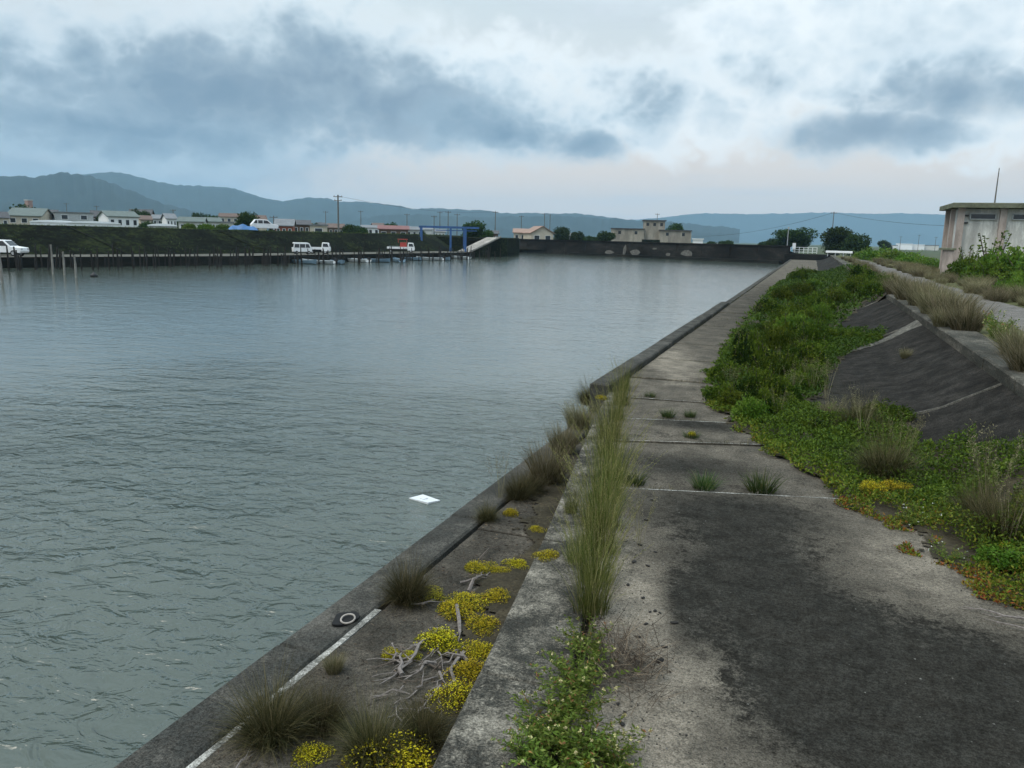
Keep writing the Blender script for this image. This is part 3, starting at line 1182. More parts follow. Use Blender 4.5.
# ================================================================== THINGS
# ---------------------------------------------------------------- grass, flowers, shrubs (prototypes have unit height)
def proto(name, arrays, mats):
    return np_mesh(name, *arrays, mats)


def rg(k):
    return np.random.default_rng(k)


_first = {}


def place(kind, p, height, label, cat, group=None, wide=1.0, rz=None, tilt=0.0):
    """the first of a kind is the prototype itself, later ones are copies of it and of its parts"""
    name, maker = kind
    if rz is None:
        rz = random.uniform(0, 6.28)
    s = (height * wide, height * wide, height)
    if name not in _first:
        o = maker()
        _first[name] = o
        o.location = p
        o.rotation_euler = (tilt, 0, rz)
        o.scale = s
        for k in ('label', 'category', 'group'):
            if k in o:
                del o[k]
        return tag(o, label, cat, group)
    o = dup(_first[name], p, rz, s, None, None, tilt)
    for k in ('label', 'category', 'group'):
        if k in o:
            del o[k]
    return tag(o, label, cat, group)


def mk_olive(seed, n=1500):
    def f():
        r = rg(seed)
        a = tuft_arrays(n, .30, .30, 1.05, .0085, .60, 1.5, 6, r, (0, .95))
        b_ = tuft_arrays(n // 3, .36, .4, .9, .008, 1.0, 1.1, 5, r, (.45, 1))
        c_ = tuft_arrays(n // 10, .22, 1.0, 1.4, .005, .3, .55, 6, r, (.55, 1))
        return proto('grass_clump', join(a, b_, c_), G_OLIVE)
    return f


def mk_tall(seed):
    def f():
        r = rg(seed)
        root = empty('tall_grass', None, None)
        a = tuft_arrays(190, .22, .25, .95, .0085, .22, .75, 7, r, (0, .9))
        d = tuft_arrays(130, .28, .15, .55, .008, .5, 1.0, 5, r, (.1, 1))
        proto('blades', join(a, d), G_TALL).parent = root
        st = tuft_arrays(46, .22, .65, 1.3, .004, .26, .75, 6, r, (.6, 1))
        bt = tuft_arrays(26, .22, .5, 1.0, .005, .75, 1.1, 6, r, (.5, 1))
        # feathery heads at the stem tips
        V = st[0].reshape(46, 7, 2, 3).mean(2)
        P, D, L, W = [], [], [], []
        for k in range(46):
            tip, pre = V[k, -1], V[k, -3]
            for u in np.linspace(0, 1, 26):
                P.append(pre + (tip - pre) * u)
                dd = (tip - pre) / np.linalg.norm(tip - pre) + r.normal(0, .35, 3)
                D.append(dd)
                L.append(.035 * (1.1 - u * .6))
                W.append(.006)
        h = leaf_arrays(np.array(P), np.array(D), np.array(L), np.array(W), r, tone=r.uniform(.55, 1, len(P)))
        proto('seed_heads', join(st, bt, h), G_TALL).parent = root
        return root
    return f


def mk_tan(seed, n=700):
    def f():
        r = rg(seed)
        a = tuft_arrays(n, .34, .45, 1.0, .012, .42, .95, 5, r, (.1, .95))
        b_ = tuft_arrays(n // 4, .22, .3, .6, .02, .6, .7, 3, r, (0, .4))
        return proto('dry_grass_clump', join(a, b_), G_TAN)
    return f


def mk_green(seed, n=260):
    def f():
        r = rg(seed)
        return proto('grass_tuft', tuft_arrays(n, .45, .35, 1.0, .028, .6, .6, 4, r), G_GREEN)
    return f


def mk_sedum(seed, nl=1500, nf=1500):
    """low cushion: fleshy leaves below, starry florets above; unit = radius"""
    def f():
        r = rg(seed)
        root = empty('flower_clump', None, None)
        lob = [(r.uniform(-.55, .55), r.uniform(-.55, .55), r.uniform(.35, .6)) for _ in range(7)] + [(0, 0, .75)]

        def pts(n, k):
            i = r.integers(0, len(lob), n)
            L = np.array(lob)[i]
            d = sphere_dirs(n, r)
            d[:, 2] = np.abs(d[:, 2])
            q = d * (L[:, 2:3] * k * r.uniform(.80, 1.05, (n, 1)))
            q[:, 0] += L[:, 0]
            q[:, 1] += L[:, 1]
            q[:, 2] = q[:, 2] * .95 + r.normal(0, .02, n)
            return q, d
        q, d = pts(nl, .92)
        q[:, 2] *= r.uniform(.3, 1.06, nl)
        a = leaf_arrays(q, d + r.normal(0, .6, (nl, 3)), r.uniform(.08, .15, nl), r.uniform(.03, .05, nl), r)
        proto('foliage', a, G_SEDUMLEAF).parent = root
        q, d = pts(nf, 1.0)
        keep = r.random(nf) < (.35 + .65 * np.clip(q[:, 2] * 2.2, 0, 1))
        q, d = q[keep], d[keep]
        m_ = len(q)
        d = d + np.array([0, 0, .5])
        V = []
        fl = []
        for s_ in range(2):
            dd = r.normal(0, 1, (m_, 3))
            dd[:, 2] *= .4
            fl.append(leaf_arrays(q - dd / np.linalg.norm(dd, axis=1, keepdims=True) * .025, dd, r.uniform(.035, .075, m_), r.uniform(.02, .04, m_), r))
        proto('florets', join(*fl), G_YELLOW).parent = root
        return root
    return f


def mk_weed(seed, flower=G_CREAM, n=34):
    """leafy herb with many stems and small heads; unit = height"""
    def f():
        r = rg(seed)
        root = empty('leafy_weed', None, None)
        st = tuft_arrays(n, .22, .6, 1.1, .022, .75, .4, 5, r, (.0, .35))
        V = st[0].reshape(n, 6, 2, 3).mean(2)
        P, D, L, W, T = [], [], [], [], []
        FP = []
        for k in range(n):
            for u in np.linspace(.08, 1, 30):
                x = u * 5
                i = min(int(x), 4)
                p = V[k, i] + (V[k, i + 1] - V[k, i]) * (x - i)
                P.append(p)
                dd = r.normal(0, 1, 3)
                dd[2] = abs(dd[2]) * .5 + .15
                D.append(dd)
                L.append(r.uniform(.09, .19) * (1.15 - .5 * u))
                W.append(r.uniform(.025, .045))
                T.append(r.uniform(0, .92) if r.random() < .95 else 1.0)
            if r.random() < .28:
                FP.append(V[k, 5])
        lf = leaf_arrays(np.array(P), np.array(D), np.array(L), np.array(W), r, tone=np.array(T))
        fp, fdir = [], []
        for p in FP:
            for _ in range(12):
                dd = r.normal(0, 1, 3)
                fp.append(p)
                fdir.append(dd)
        fp, fdir = np.array(fp), np.array(fdir)
        fl = leaf_arrays(fp, fdir, np.full(len(fp), .042), np.full(len(fp), .026), r)
        nfl = len(fl[1])
        o = proto('foliage', join(st, lf, fl), [G_WEED, flower])
        mi = np.zeros(len(o.data.polygons), np.int32)
        mi[-nfl:] = 1
        o.data.polygons.foreach_set('material_index', mi)
        o.parent = root
        return root
    return f


def mk_shrub(seed, mat, n=900, flat=.62, leafl=.11, name='shrub'):
    """mounded shrub of leaf rosettes on short twigs; unit = radius"""
    def f():
        r = rg(seed)
        root = empty(name, None, None)
        lob = [(r.uniform(-.6, .6), r.uniform(-.6, .6), r.uniform(.30, .52), r.uniform(.0, .25)) for _ in range(11)] + [(0, 0, .62, .1)]
        i = r.integers(0, len(lob), n)
        L = np.array(lob)[i]
        d = sphere_dirs(n, r)
        d[:, 2] = np.abs(d[:, 2]) * 1.1 - .12
        q = d * L[:, 2:3] * r.uniform(.72, 1.08, (n, 1))
        q[:, :2] += L[:, :2]
        q[:, 2] = (q[:, 2] + L[:, 3]) * flat * 1.3 + r.normal(0, .03, n)
        q[:, 2] = np.maximum(q[:, 2], -.05)
        m_ = 6
        P = np.repeat(q, m_, 0)
        D = np.repeat(d, m_, 0) * .5 + r.normal(0, .75, (n * m_, 3)) + np.array([0, 0, .35])
        lt = r.uniform(0, .72, len(lob))
        tone = np.repeat(lt[i] + r.uniform(0, .16, n), m_) + r.uniform(0, .12, n * m_)
        a = leaf_arrays(P, D, r.uniform(.7, 1.2, n * m_) * leafl, r.uniform(.30, .45, n * m_) * leafl, r, tone=tone)
        SP, SD = [], []
        mb = MB()
        for k in range(22):
            e = q[r.integers(0, n)]
            up_ = np.array([r.normal(0, .35), r.normal(0, .35), 1.0]) + d[r.integers(0, n)] * .3
            L_ = r.uniform(.18, .42)
            tip_ = e + up_ / np.linalg.norm(up_) * L_
            mb.tube([(e[0] * .1, e[1] * .1, -.08), tuple(e), tuple((e + tip_) / 2), tuple(tip_)], [.02, .012, .009, .004], 4)
            for u in np.linspace(.15, 1, 11):
                SP.append(e + (tip_ - e) * u)
                SD.append(np.array([r.normal(), r.normal(), r.normal() * .5 + .5]))
        nn = len(SP)
        a = join(a, leaf_arrays(np.array(SP), np.array(SD), r.uniform(.7, 1.2, nn) * leafl, r.uniform(.28, .42, nn) * leafl, r, tone=r.uniform(.45, 1, nn)))
        proto('foliage', a, mat).parent = root
        for k in range(0, n, max(1, n // 26)):
            e = q[k]
            mb.tube([(e[0] * .1, e[1] * .1, -.08), (e[0] * .55, e[1] * .55, e[2] * .45), tuple(e)], [.025, .016, .006], 4)
        mb.build('stems', M['bark'], root)
        return root
    return f


K_OLIVE = [('olive%d' % i, mk_olive(40 + i)) for i in range(3)]
K_TALL = [('tall%d' % i, mk_tall(50 + i)) for i in range(3)]
K_TAN = [('tan%d' % i, mk_tan(60 + i)) for i in range(4)]
K_GREEN = [('green%d' % i, mk_green(70 + i)) for i in range(2)]
K_SEDUM = [('sedum%d' % i, mk_sedum(80 + i)) for i in range(4)]
K_WEED = [('weed%d' % i, mk_weed(90 + i)) for i in range(3)]
K_SHRUB = [('shrub%d' % i, mk_shrub(100 + i, G_SHRUB, 1500, .80, .095)) for i in range(4)]
K_LIME = [('lime%d' % i, mk_shrub(110 + i, G_LIME, 800, .8, .13, 'bush')) for i in range(2)]
K_GREY = ('greyweed', mk_weed(97, G_WHITE, 26))


def px_h(p, hpx):
    return hpx * depth_of(p) / FPX


# --- olive clumps on the lower ledge
for i, (px, py, h, wd_, lab) in enumerate([
        (272, 738, 84, .85, 'large dense olive grass clump on the ledge coping, nearest the bottom edge'),
        (322, 728, 66, .85, 'browner olive grass clump just right of the largest clump on the ledge'),
        (372, 758, 74, .75, 'dark olive grass clump behind the yellow cushion nearest the bottom edge'),
        (424, 742, 66, .75, 'dark brown grass clump against the step below the driftwood roots'),
        (408, 600, 58, .8, 'spiky olive grass clump standing alone between mooring ring and yellow flowers'),
        (487, 520, 26, .9, 'low sparse olive tuft on the coping edge above the floating board'),
        (519, 498, 36, .8, 'small olive tuft on the coping next to the single yellow cushion'),
        (547, 482, 62, .75, 'tall brownish grass clump at the narrow middle of the ledge'),
        (532, 492, 34, .9, 'low dark olive tuft at the foot of the tall brownish clump'),
        (563, 452, 52, .8, 'brown grass clump beside the tall green grass near the ledge end'),
        (578, 428, 46, .8, 'tan grass clump in the last corner of the ledge'),
        (590, 404, 34, .9, 'grey green grass clump overhanging the water where the ledge ends')]):
    p = at(px, py, LZ)
    place((K_TAN if 9 <= i <= 10 or i == 7 else K_OLIVE)[i % 3], p, px_h(p, h * random.uniform(.78, .95)), lab, 'grass', 'olive grass clumps along the ledge', wd_)
p = at(334, 672, LZ)
place(K_TAN[0], p, px_h(p, 26), 'small dead brown tuft growing on the pale ledge joint', 'grass', None, .8)

# --- tall green grass in the joint between edge strip and walkway
for i, (px, py, h, lab) in enumerate([
        (590, 612, 128, 'tallest green grass tuft, nearest the camera in the walkway joint'),
        (598, 582, 112, 'tall green grass tuft directly behind the tallest one in the joint'),
        (600, 552, 112, 'tall green grass tuft, third from the bottom of the joint row'),
        (604, 525, 104, 'tall green grass tuft level with the first cross joint'),
        (607, 500, 96, 'tall grass tuft just beyond the first cross joint'),
        (609, 478, 88, 'tall grass tuft in the middle of the joint row'),
        (611, 457, 78, 'tall grass tuft beside the second cross joint'),
        (614, 438, 66, 'shorter grass tuft beside the third cross joint'),
        (618, 420, 54, 'short grass tuft near the far end of the joint row'),
        (622, 404, 44, 'short grass tuft, last but one of the joint row'),
        (627, 390, 34, 'smallest grass tuft at the far end of the joint row'),
        (573, 562, 52, 'slim grass tuft on the edge strip left of the tallest one'),
        (571, 512, 50, 'slim pale grass tuft on the edge strip beside the brown clumps')]):
    p = at(px + random.uniform(-5, 4), py, 0)
    place(K_TALL[i % 3], p, px_h(p, h * random.uniform(.72, 1.05)), lab, 'grass', 'tall grass along the walkway joint', [.66, .74, .62, .8][i % 4], None, random.uniform(-.08, .08))

# --- tufts in the cross joints
for i, (px, py, h, lab) in enumerate([
        (761, 491, 24, 'dark green tuft in the first cross joint, right of centre'),
        (704, 488, 20, 'sparse tuft in the first cross joint, left of the dark green one'),
        (634, 484, 18, 'small tuft at the left end of the first cross joint'),
        (691, 439, 11, 'tiny green tuft with a yellow flower in the second cross joint'),
        (668, 417, 11, 'low wide tuft in the third cross joint'),
        (690, 417, 9, 'low tuft in the third cross joint beside the shrubs'),
        (650, 398, 8, 'low green fringe in the fourth cross joint')]):
    p = at(px, py, -.02)
    place(K_GREEN[i % 2], p, px_h(p, h * 1.15), lab, 'grass', 'tufts in the cross joints', 1.0)
p = at(692, 435, .05)
place(K_SEDUM[0], p, px_h(p, 6), 'tiny yellow flower cushion in the second cross joint', 'flowers', None, 1.0)

# --- yellow cushions on the ledge
for i, (px, py, rad, flat, lab) in enumerate([
        (313, 757, 19, .75, 'round yellow flower cushion alone between the two nearest grass clumps'),
        (400, 766, 30, .95, 'greenish yellow cushion cut by the bottom edge beside the step'),
        (456, 700, 19, .8, 'yellow cushion pressed against the step, nearest of the long row'),
        (470, 676, 17, .8, 'yellow cushion against the step beside the driftwood roots'),
        (440, 645, 22, .9, 'largest tall yellow cushion, behind the driftwood roots'),
        (391, 656, 10, .8, 'small round greenish cushion left of the driftwood roots'),
        (412, 658, 9, .9, 'small round golden cushion at the head of the driftwood roots'),
        (478, 655, 15, .8, 'yellow cushion against the step behind the largest cushion'),
        (482, 628, 15, .7, 'ragged yellow cushion spreading along the step'),
        (455, 612, 20, .6, 'wide flat yellow cushion in the middle of the ledge'),
        (470, 604, 15, .6, 'flat yellow cushion touching the wide one, nearer the step'),
        (428, 596, 16, .5, 'flat yellow mat beside the spiky grass clump'),
        (497, 598, 13, .6, 'yellow cushion against the step above the ragged one'),
        (479, 570, 14, .8, 'neat round yellow cushion farther along the ledge'),
        (502, 572, 9, .7, 'small yellow cushion next to the neat round one'),
        (516, 566, 10, .6, 'last yellow cushion of the cluster, at the step'),
        (511, 514, 9, .8, 'single yellow cushion beyond the cluster near the olive tufts'),
        (536, 531, 7, .7, 'little yellow cushion at the step beyond the single one'),
        (548, 556, 12, .5, 'flat yellow cushion on the edge strip beside tall grass'),
        (601, 399, 6, .9, 'far yellow cushion under the grey green grass at the ledge end')]):
    z = 0 if (px, py) in ((548, 556), (601, 399)) else LZ
    p = at(px, py, z)
    if z == LZ and p.x > sx(p.y) - .03:
        p.x = sx(p.y) - .05
    place(K_SEDUM[i % 4], p, px_h(p, rad) * (1.65 if 'step' in lab else 1.3), lab, 'flowers', 'yellow flower cushions along the ledge', 1.0).scale.z *= flat * .95

# --- leafy weeds at the bottom of the joint
for i, (px, py, h, lab) in enumerate([
        (588, 652, 34, 'leafy green weed directly below the tallest grass tuft'),
        (578, 682, 42, 'bushy weed in the joint below the first leafy weed'),
        (570, 712, 46, 'weed with cream heads halfway down the weed patch'),
        (552, 742, 48, 'weed spreading left over the edge strip'),
        (582, 752, 52, 'weed in the middle of the patch by the bottom edge'),
        (612, 766, 36, 'low weed with cream heads spreading right over the walkway'),
        (528, 756, 34, 'small weed at the left tip of the weed patch'),
        (560, 776, 52, 'weed cut off by the bottom edge')]):
    p = at(px, py, 0)
    place(K_WEED[i % 3], p, px_h(p, h), lab, 'weed', 'leafy weeds in the walkway joint', 1.25)
p = at(584, 764, .06)
place(K_SEDUM[1], p, px_h(p, 9), 'small yellow flower cushion among the weeds by the bottom edge', 'flowers', None, 1.0)


# --- heap of dead stems beside the weeds
def mk_dead():
    r = rg(5)
    n = 420
    az_ = r.uniform(0, 6.28, n)
    b_ = np.stack([r.normal(0, .22, n), r.normal(0, .38, n), r.uniform(0, .12, n)], -1)
    return proto('dead_brush', blade_arrays(b_, az_, r.uniform(.9, 1.6, n), r.uniform(-.4, .5, n), r.uniform(.2, .6, n), np.full(n, .010), 4, r), G_DEAD)


p = at(626, 668, .01)
o = place(('dead', mk_dead), p, .62, 'heap of dead grey brown stems lying beside the leafy weeds', 'dead brush', None, 1.0, .3)

# ---------------------------------------------------------------- slope vegetation
cover_px = [(1040, 625), (985, 598), (935, 556), (895, 530), (850, 510), (815, 478), (770, 454), (738, 430), (716, 412), (702, 392), (712, 368), (725, 345), (742, 322), (758, 303), (775, 285), (800, 272),
            (838, 268), (872, 272), (888, 294), (864, 303), (836, 326), (880, 334), (884, 341), (846, 353), (832, 372), (806, 410), (842, 418), (868, 410), (906, 424), (918, 444), (960, 448), (1040, 452)]
poly = [hit(x, y) for x, y in cover_px]
PX = np.array([(p.x, p.y) for p in poly])


def inside(pts):
    x, y = pts[:, 0], pts[:, 1]
    c_ = np.zeros(len(x), bool)
    n = len(PX)
    dist = np.full(len(x), 1e9)
    for i in range(n):
        (x1, y1), (x2, y2) = PX[i], PX[(i + 1) % n]
        c_ ^= ((y1 > y) != (y2 > y)) & (x < (x2 - x1) * (y - y1) / (y2 - y1 + 1e-12) + x1)
        u = np.clip(((x - x1) * (x2 - x1) + (y - y1) * (y2 - y1)) / ((x2 - x1) ** 2 + (y2 - y1) ** 2 + 1e-9), 0, 1)
        if i < 16:                                     # the edge towards the walkway
            dist = np.minimum(dist, np.hypot(x - x1 - u * (x2 - x1), y - y1 - u * (y2 - y1)))
    return c_, dist


vdz = np.vectorize(dyke_z)


def vnoise(x, y, k, s):
    return np.array([mnoise.noise(Vector((a * k, b_ * k, s))) for a, b_ in zip(x, y)])


mb = MB()
for ya, yb_, stp in ((4.5, 12.5, .05), (12.5, 30, .12), (30, 100, .4)):
    gx_ = np.arange(-4, 3.3, stp)
    gy_ = np.arange(ya, yb_, stp)
    XX, YY = np.meshgrid(gx_, gy_)
    cx_, cy_ = XX.ravel(), YY.ravel()
    mx_, my_ = cx_ + stp / 2, cy_ + stp / 2
    jig = vnoise(mx_, my_, 1.6, 3.0) * .28 + vnoise(mx_, my_, 5.0, 9.0) * .12
    ok, dd_ = inside(np.stack([mx_ + jig, my_ + jig * .6], -1))
    ok &= dd_ > .10 + .10 * vnoise(mx_, my_, 9.0, 4.0) + .08 * vnoise(mx_, my_, 23.0, 6.0)
    for x_, y_, o_ in zip(cx_, cy_, ok):
        if o_:
            q_ = [(x_, y_), (x_ + stp, y_), (x_ + stp, y_ + stp), (x_, y_ + stp)]
            mb.add([(u_, v_, dyke_z(u_, v_) + .014 + .012 * mnoise.noise(Vector((u_ * 3, v_ * 3, 2))) + .006 * mnoise.noise(Vector((u_ * 11, v_ * 11, 5)))) for u_, v_ in q_], [(0, 1, 2, 3)])
structure('soil_bed', mb, M['litter'], True)
r = rg(31)
chunks = []
for (y0, y1, n, L) in ((4.5, 10, 170000, .042), (10, 16, 110000, .055), (16, 30, 70000, .085), (30, 120, 40000, .18)):
    q = np.stack([r.uniform(-4, 4.0, n), r.uniform(y0, y1, n)], -1)
    jig = vnoise(q[:, 0], q[:, 1], 1.6, 3.0) * .28 + vnoise(q[:, 0], q[:, 1], 5.0, 9.0) * .12
    ok, dist = inside(q + np.stack([jig, jig * .6], -1))
    bare = vnoise(q[:, 0], q[:, 1], 1.1, 17.0) + .5 * vnoise(q[:, 0], q[:, 1], 3.5, 27.0)
    lim = np.where(dist < .5, .28, .55)
    ok &= bare < lim
    q, dist = q[ok], dist[ok]
    m_ = len(q)
    nz = vnoise(q[:, 0], q[:, 1], 1.4, 41.0)
    hump = np.clip(.16 + .22 * nz + .12 * vnoise(q[:, 0], q[:, 1], 4.0, 51.0), .02, .5) * np.clip(dist * 2.0 + .12, .12, 1)
    z = vdz(q[:, 0], q[:, 1]) + hump * r.uniform(.2, 1.0, m_)
    P = np.stack([q[:, 0], q[:, 1], z], -1)
    D = r.normal(0, 1, (m_, 3))
    D[:, 2] = np.abs(D[:, 2]) * .8 + .1
    red = np.clip(1 - dist / .55, 0, 1) * .62 + .25 * np.clip(vnoise(q[:, 0], q[:, 1], .9, 61.0), 0, 1)
    k_far = 1.0 if y1 <= 10 else (.70 if y1 <= 16 else .32)  # farther leaves darker: shade in the gaps between shrubs put into their colour
    tone = np.clip(r.uniform(0, .62, m_) * k_far + red * k_far * r.uniform(.3, 1.0, m_), 0, 1)
    chunks.append(leaf_arrays(P, D, r.uniform(.6, 1.3, m_) * L, r.uniform(.3, .5, m_) * L, r, tone=tone))
o = np_mesh('ground_cover', *join(*chunks), G_COVER)
tag(o, 'low green and rust tinged ground cover at the foot of the slope', 'ground cover', None, 'stuff')

shrubs = [(724, 392, 22), (744, 378, 24), (738, 402, 22), (760, 392, 25), (756, 364, 22), (780, 374, 24), (774, 348, 21), (798, 358, 22), (794, 334, 19), (815, 340, 18), (808, 318, 17),
          (824, 350, 16), (788, 314, 15), (822, 318, 14), (834, 300, 15), (848, 292, 14), (812, 302, 14), (800, 294, 12), (856, 286, 13), (874, 290, 14), (864, 277, 12), (880, 281, 12),
          (782, 326, 15), (768, 330, 16), (754, 344, 17), (742, 358, 18), (798, 382, 21), (780, 396, 21), (764, 410, 20), (748, 414, 18), (808, 374, 18), (732, 374, 18),
          (796, 278, 9), (806, 272, 8), (815, 285, 10), (784, 298, 11), (772, 310, 13), (818, 308, 13), (842, 298, 12), (884, 288, 11)]
for i, (px, py, rad) in enumerate(shrubs):
    p = hit(px, py + rad * .35)
    place((K_LIME[0] if i in (8, 13, 19, 25, 29, 34) else K_SHRUB[i % 4]), p - Vector((0, 0, .04)), px_h(p, rad) * 1.18, ('brighter green shrub within the dense evergreen mass on the slope' if i in (8, 13, 19, 25, 29, 34) else 'dark evergreen shrub in the dense mass covering the slope'), 'shrub', 'evergreen shrubs on the slope').scale.z *= random.uniform(.95, 1.75)
for i, (px, py, rad, lab) in enumerate([
        (888, 416, 21, 'small round dark green shrub alone on the black slope concrete'),
        (832, 336, 13, 'low dark shrub reaching out over the bare slope, left of the next one'),
        (852, 336, 12, 'low dark shrub at the edge of the bare slope slab'),
        (873, 337, 9, 'yellow green little shrub at the tip of the outreaching shrubs')]):
    p = hit(px, py + 4)
    k = K_SHRUB[(i + 1) % 4] if i < 3 else K_LIME[0]
    place(k, p, px_h(p, rad) * 1.15, lab, 'shrub')
for i, (px, py, rad, lab) in enumerate([
        (800, 428, 24, 'yellowish green bush at the front of the shrub mass'),
        (838, 440, 26, 'bright green bush below the round dark shrub'),
        (866, 452, 22, 'bright green bush left of the olive grass clump on the slope'),
        (905, 446, 18, 'small bright bush at the edge of the black concrete'),
        (940, 492, 22, 'leafy bush in the middle of the nearest plants'),
        (1015, 560, 40, 'bright leafy bush at the right picture edge'),
        (985, 560, 20, 'low leafy bush left of the bush at the right edge')]):
    p = hit(px, py)
    place(K_LIME[i % 2] if i % 3 else K_SHRUB[i % 4], p - Vector((0, 0, .05)), px_h(p, rad), lab, 'bush', 'bushes at the foot of the slope').scale.z *= .7
for i, (px, py, h, lab) in enumerate([
        (884, 478, 58, 'large olive grass clump amid ground cover below the round shrub'),
        (1000, 540, 64, 'olive grass clump among leafy plants at right'),
        (976, 524, 52, 'thin olive grass clump left of the right hand one'),
        (828, 420, 26, 'pale dry grass tuft poking from the shrub mass'),
        (905, 358, 14, 'dead tuft growing from a crack in the black slope'),
        (858, 430, 40, 'thin olive grass tuft between the bright bushes')]):
    p = hit(px, py)
    place(K_OLIVE[i % 3] if i not in (3, 4) else K_TAN[i % 4], p, px_h(p, h), lab, 'grass', None, .8)


def mk_airy(seed):
    def f():
        r = rg(seed)
        n = 16
        root = empty('seed_grass', None, None)
        st = tuft_arrays(n, .06, .7, 1.0, .006, .22, .25, 7, r, (.5, 1))
        proto('stems', st, G_TAN).parent = root
        V = st[0].reshape(n, 8, 2, 3).mean(2)
        P, D = [], []
        for k in range(n):
            for _ in range(34):
                u = r.uniform(4.6, 7)
                i = min(int(u), 6)
                P.append(V[k, i] + (V[k, i + 1] - V[k, i]) * (u - i) + r.normal(0, .018, 3))
                D.append(r.normal(0, 1, 3) + np.array([0, 0, .8]))
        n2 = len(P)
        proto('seed_heads', leaf_arrays(np.array(P), np.array(D), np.full(n2, .03), np.full(n2, .006), r), G_TAN).parent = root
        return root
    return f


for i, (px, py, h, lab) in enumerate([(986, 520, 118, 'tall airy seed grass rising before the black slope at right'),
                                      (1008, 548, 100, 'tall airy seed grass near the right picture edge'),
                                      (900, 470, 74, 'airy seed grass standing above the yellow flowers'),
                                      (862, 440, 60, 'airy seed grass in front of the bare slope'),
                                      (640, 545, 70, 'thin seed grass leaning over the walkway beside the tall green row'),
                                      (500, 498, 55, 'thin seed grass at the coping edge above the water')]):
    p = hit(px, py) if px > 700 else at(px, py, -.0 if px > 600 else LZ)
    place(('airy%d' % (i % 2), mk_airy(120 + i % 2)), p, px_h(p, h), lab, 'seed grass', 'airy seed grasses', .9)
for i, (px, py, rad, lab) in enumerate([(872, 497, 19, 'yellow flower patch in the ground cover, left half'), (893, 496, 17, 'yellow flower patch in the ground cover, right half'),
                                        (1006, 556, 9, 'small yellow flower tuft near the right picture edge')]):
    p = hit(px, py)
    place(K_SEDUM[i], p + Vector((0, 0, .10)), px_h(p, rad), lab, 'flowers', None, 1.0).scale.z *= .7
for i, (px, py, h, lab) in enumerate([(912, 524, 20, 'grey white flowering herb at the rim of the ground cover'), (926, 520, 18, 'second white flowering herb right of the first'),
                                      (948, 560, 16, 'green herb with white specks by the bare soil patch')]):
    p = hit(px, py)
    place(K_GREY, p, px_h(p, h), lab, 'herb', None, 1.3)

for i, (px, py, h) in enumerate([(742, 350, 26), (770, 372, 30), (755, 318, 20), (800, 360, 28), (730, 392, 34), (790, 400, 40), (812, 392, 44), (826, 398, 46), (850, 430, 44), (778, 420, 36), (835, 424, 40), (700, 384, 16)]):
    p = hit(px, py)
    place(('airy%d' % (i % 2), mk_airy(120 + i % 2)), p, px_h(p, h), 'dry seed grass sticking up out of the shrubs on the slope', 'seed grass', 'dry seed grasses among the shrubs', 1.0)
# --- dry grass on the dyke top
r = rg(77)
front = 'dry tan grass clump in the row between the kerb and the path'
back = 'dry tan grass clump in the dense belt behind the path'
for i, (px, py, h) in enumerate([(1018, 356, 52), (966, 330, 46), (950, 322, 50), (936, 314, 46), (922, 306, 42), (908, 300, 38), (896, 294, 32), (958, 318, 40), (930, 304, 36), (1030, 372, 60), (943, 326, 30)]):
    p = hit(px, py)
    place(K_TAN[i % 4], p, px_h(p, h * .88), front, 'grass', 'dry grass clumps by the kerb', .95)
y = 33.0
i = 0
while y < 135:
    p = Vector((r.uniform(4.0, 4.9), y, .93))
    hgt = r.uniform(.5, 1.0)
    place(K_TAN[i % 4], p, hgt, front, 'grass', 'dry grass clumps by the kerb', r.uniform(.9, 1.2))
    y += r.uniform(1.3, 2.8) * (1 + y / 90)
    i += 1
y = 17.0
while y < 140:
    for k in range(3 if y < 90 else 2):
        p = Vector((r.uniform(6.9, 11.4), y + r.uniform(-.6, .6), 0))
        p.z = dyke_z(p.x, p.y) - .06
        place(K_TAN[i % 4], p, r.uniform(.55, 1.0), back, 'grass', 'dry grass clumps behind the path', r.uniform(.9, 1.35))
        i += 1
    y += r.uniform(.9, 1.4) * (1 + y / 80)
for i, (px, py, h, lab) in enumerate([(995, 338, 30, 'bright green leafy weed among dry tufts by the kerb'), (1004, 344, 18, 'small bright weed right of the leafy one by the kerb')]):
    p = hit(px, py)
    place(K_WEED[i], p, px_h(p, h), lab, 'weed', None, .8)
for i, (px, py, rad, D, lab) in enumerate([
        (975, 272, 17, 50, 'bright green bush in front of the building, leftmost'),
        (1000, 272, 22, 48, 'largest bright green bush in front of the building'),
        (1026, 274, 22, 46, 'bright green bush at the right edge before the building'),
        (1012, 300, 12, 34, 'low bright bush among the dry grass at right'),
        (985, 278, 16, 47, 'bright bush squeezed between the two larger ones by the building')]):
    p = far(px, py, D)
    p.z = dyke_z(p.x, p.y) - .1
    place(K_LIME[i % 2], p, rad * D / FPX * 2.3, lab, 'bush', None, .7)
for i, (px, D, rad) in enumerate([(872, 120, 9), (884, 112, 11), (896, 105, 11), (908, 100, 10), (920, 92, 10), (932, 86, 9), (862, 128, 8)]):
    p = far(px, 252, D)
    p.z = .3
    place(K_LIME[i % 2], p, rad * D / FPX * 1.9, 'green bush in the hedge behind the dry grass belt', 'bush', 'hedge bushes behind the dry grass', 1.1)


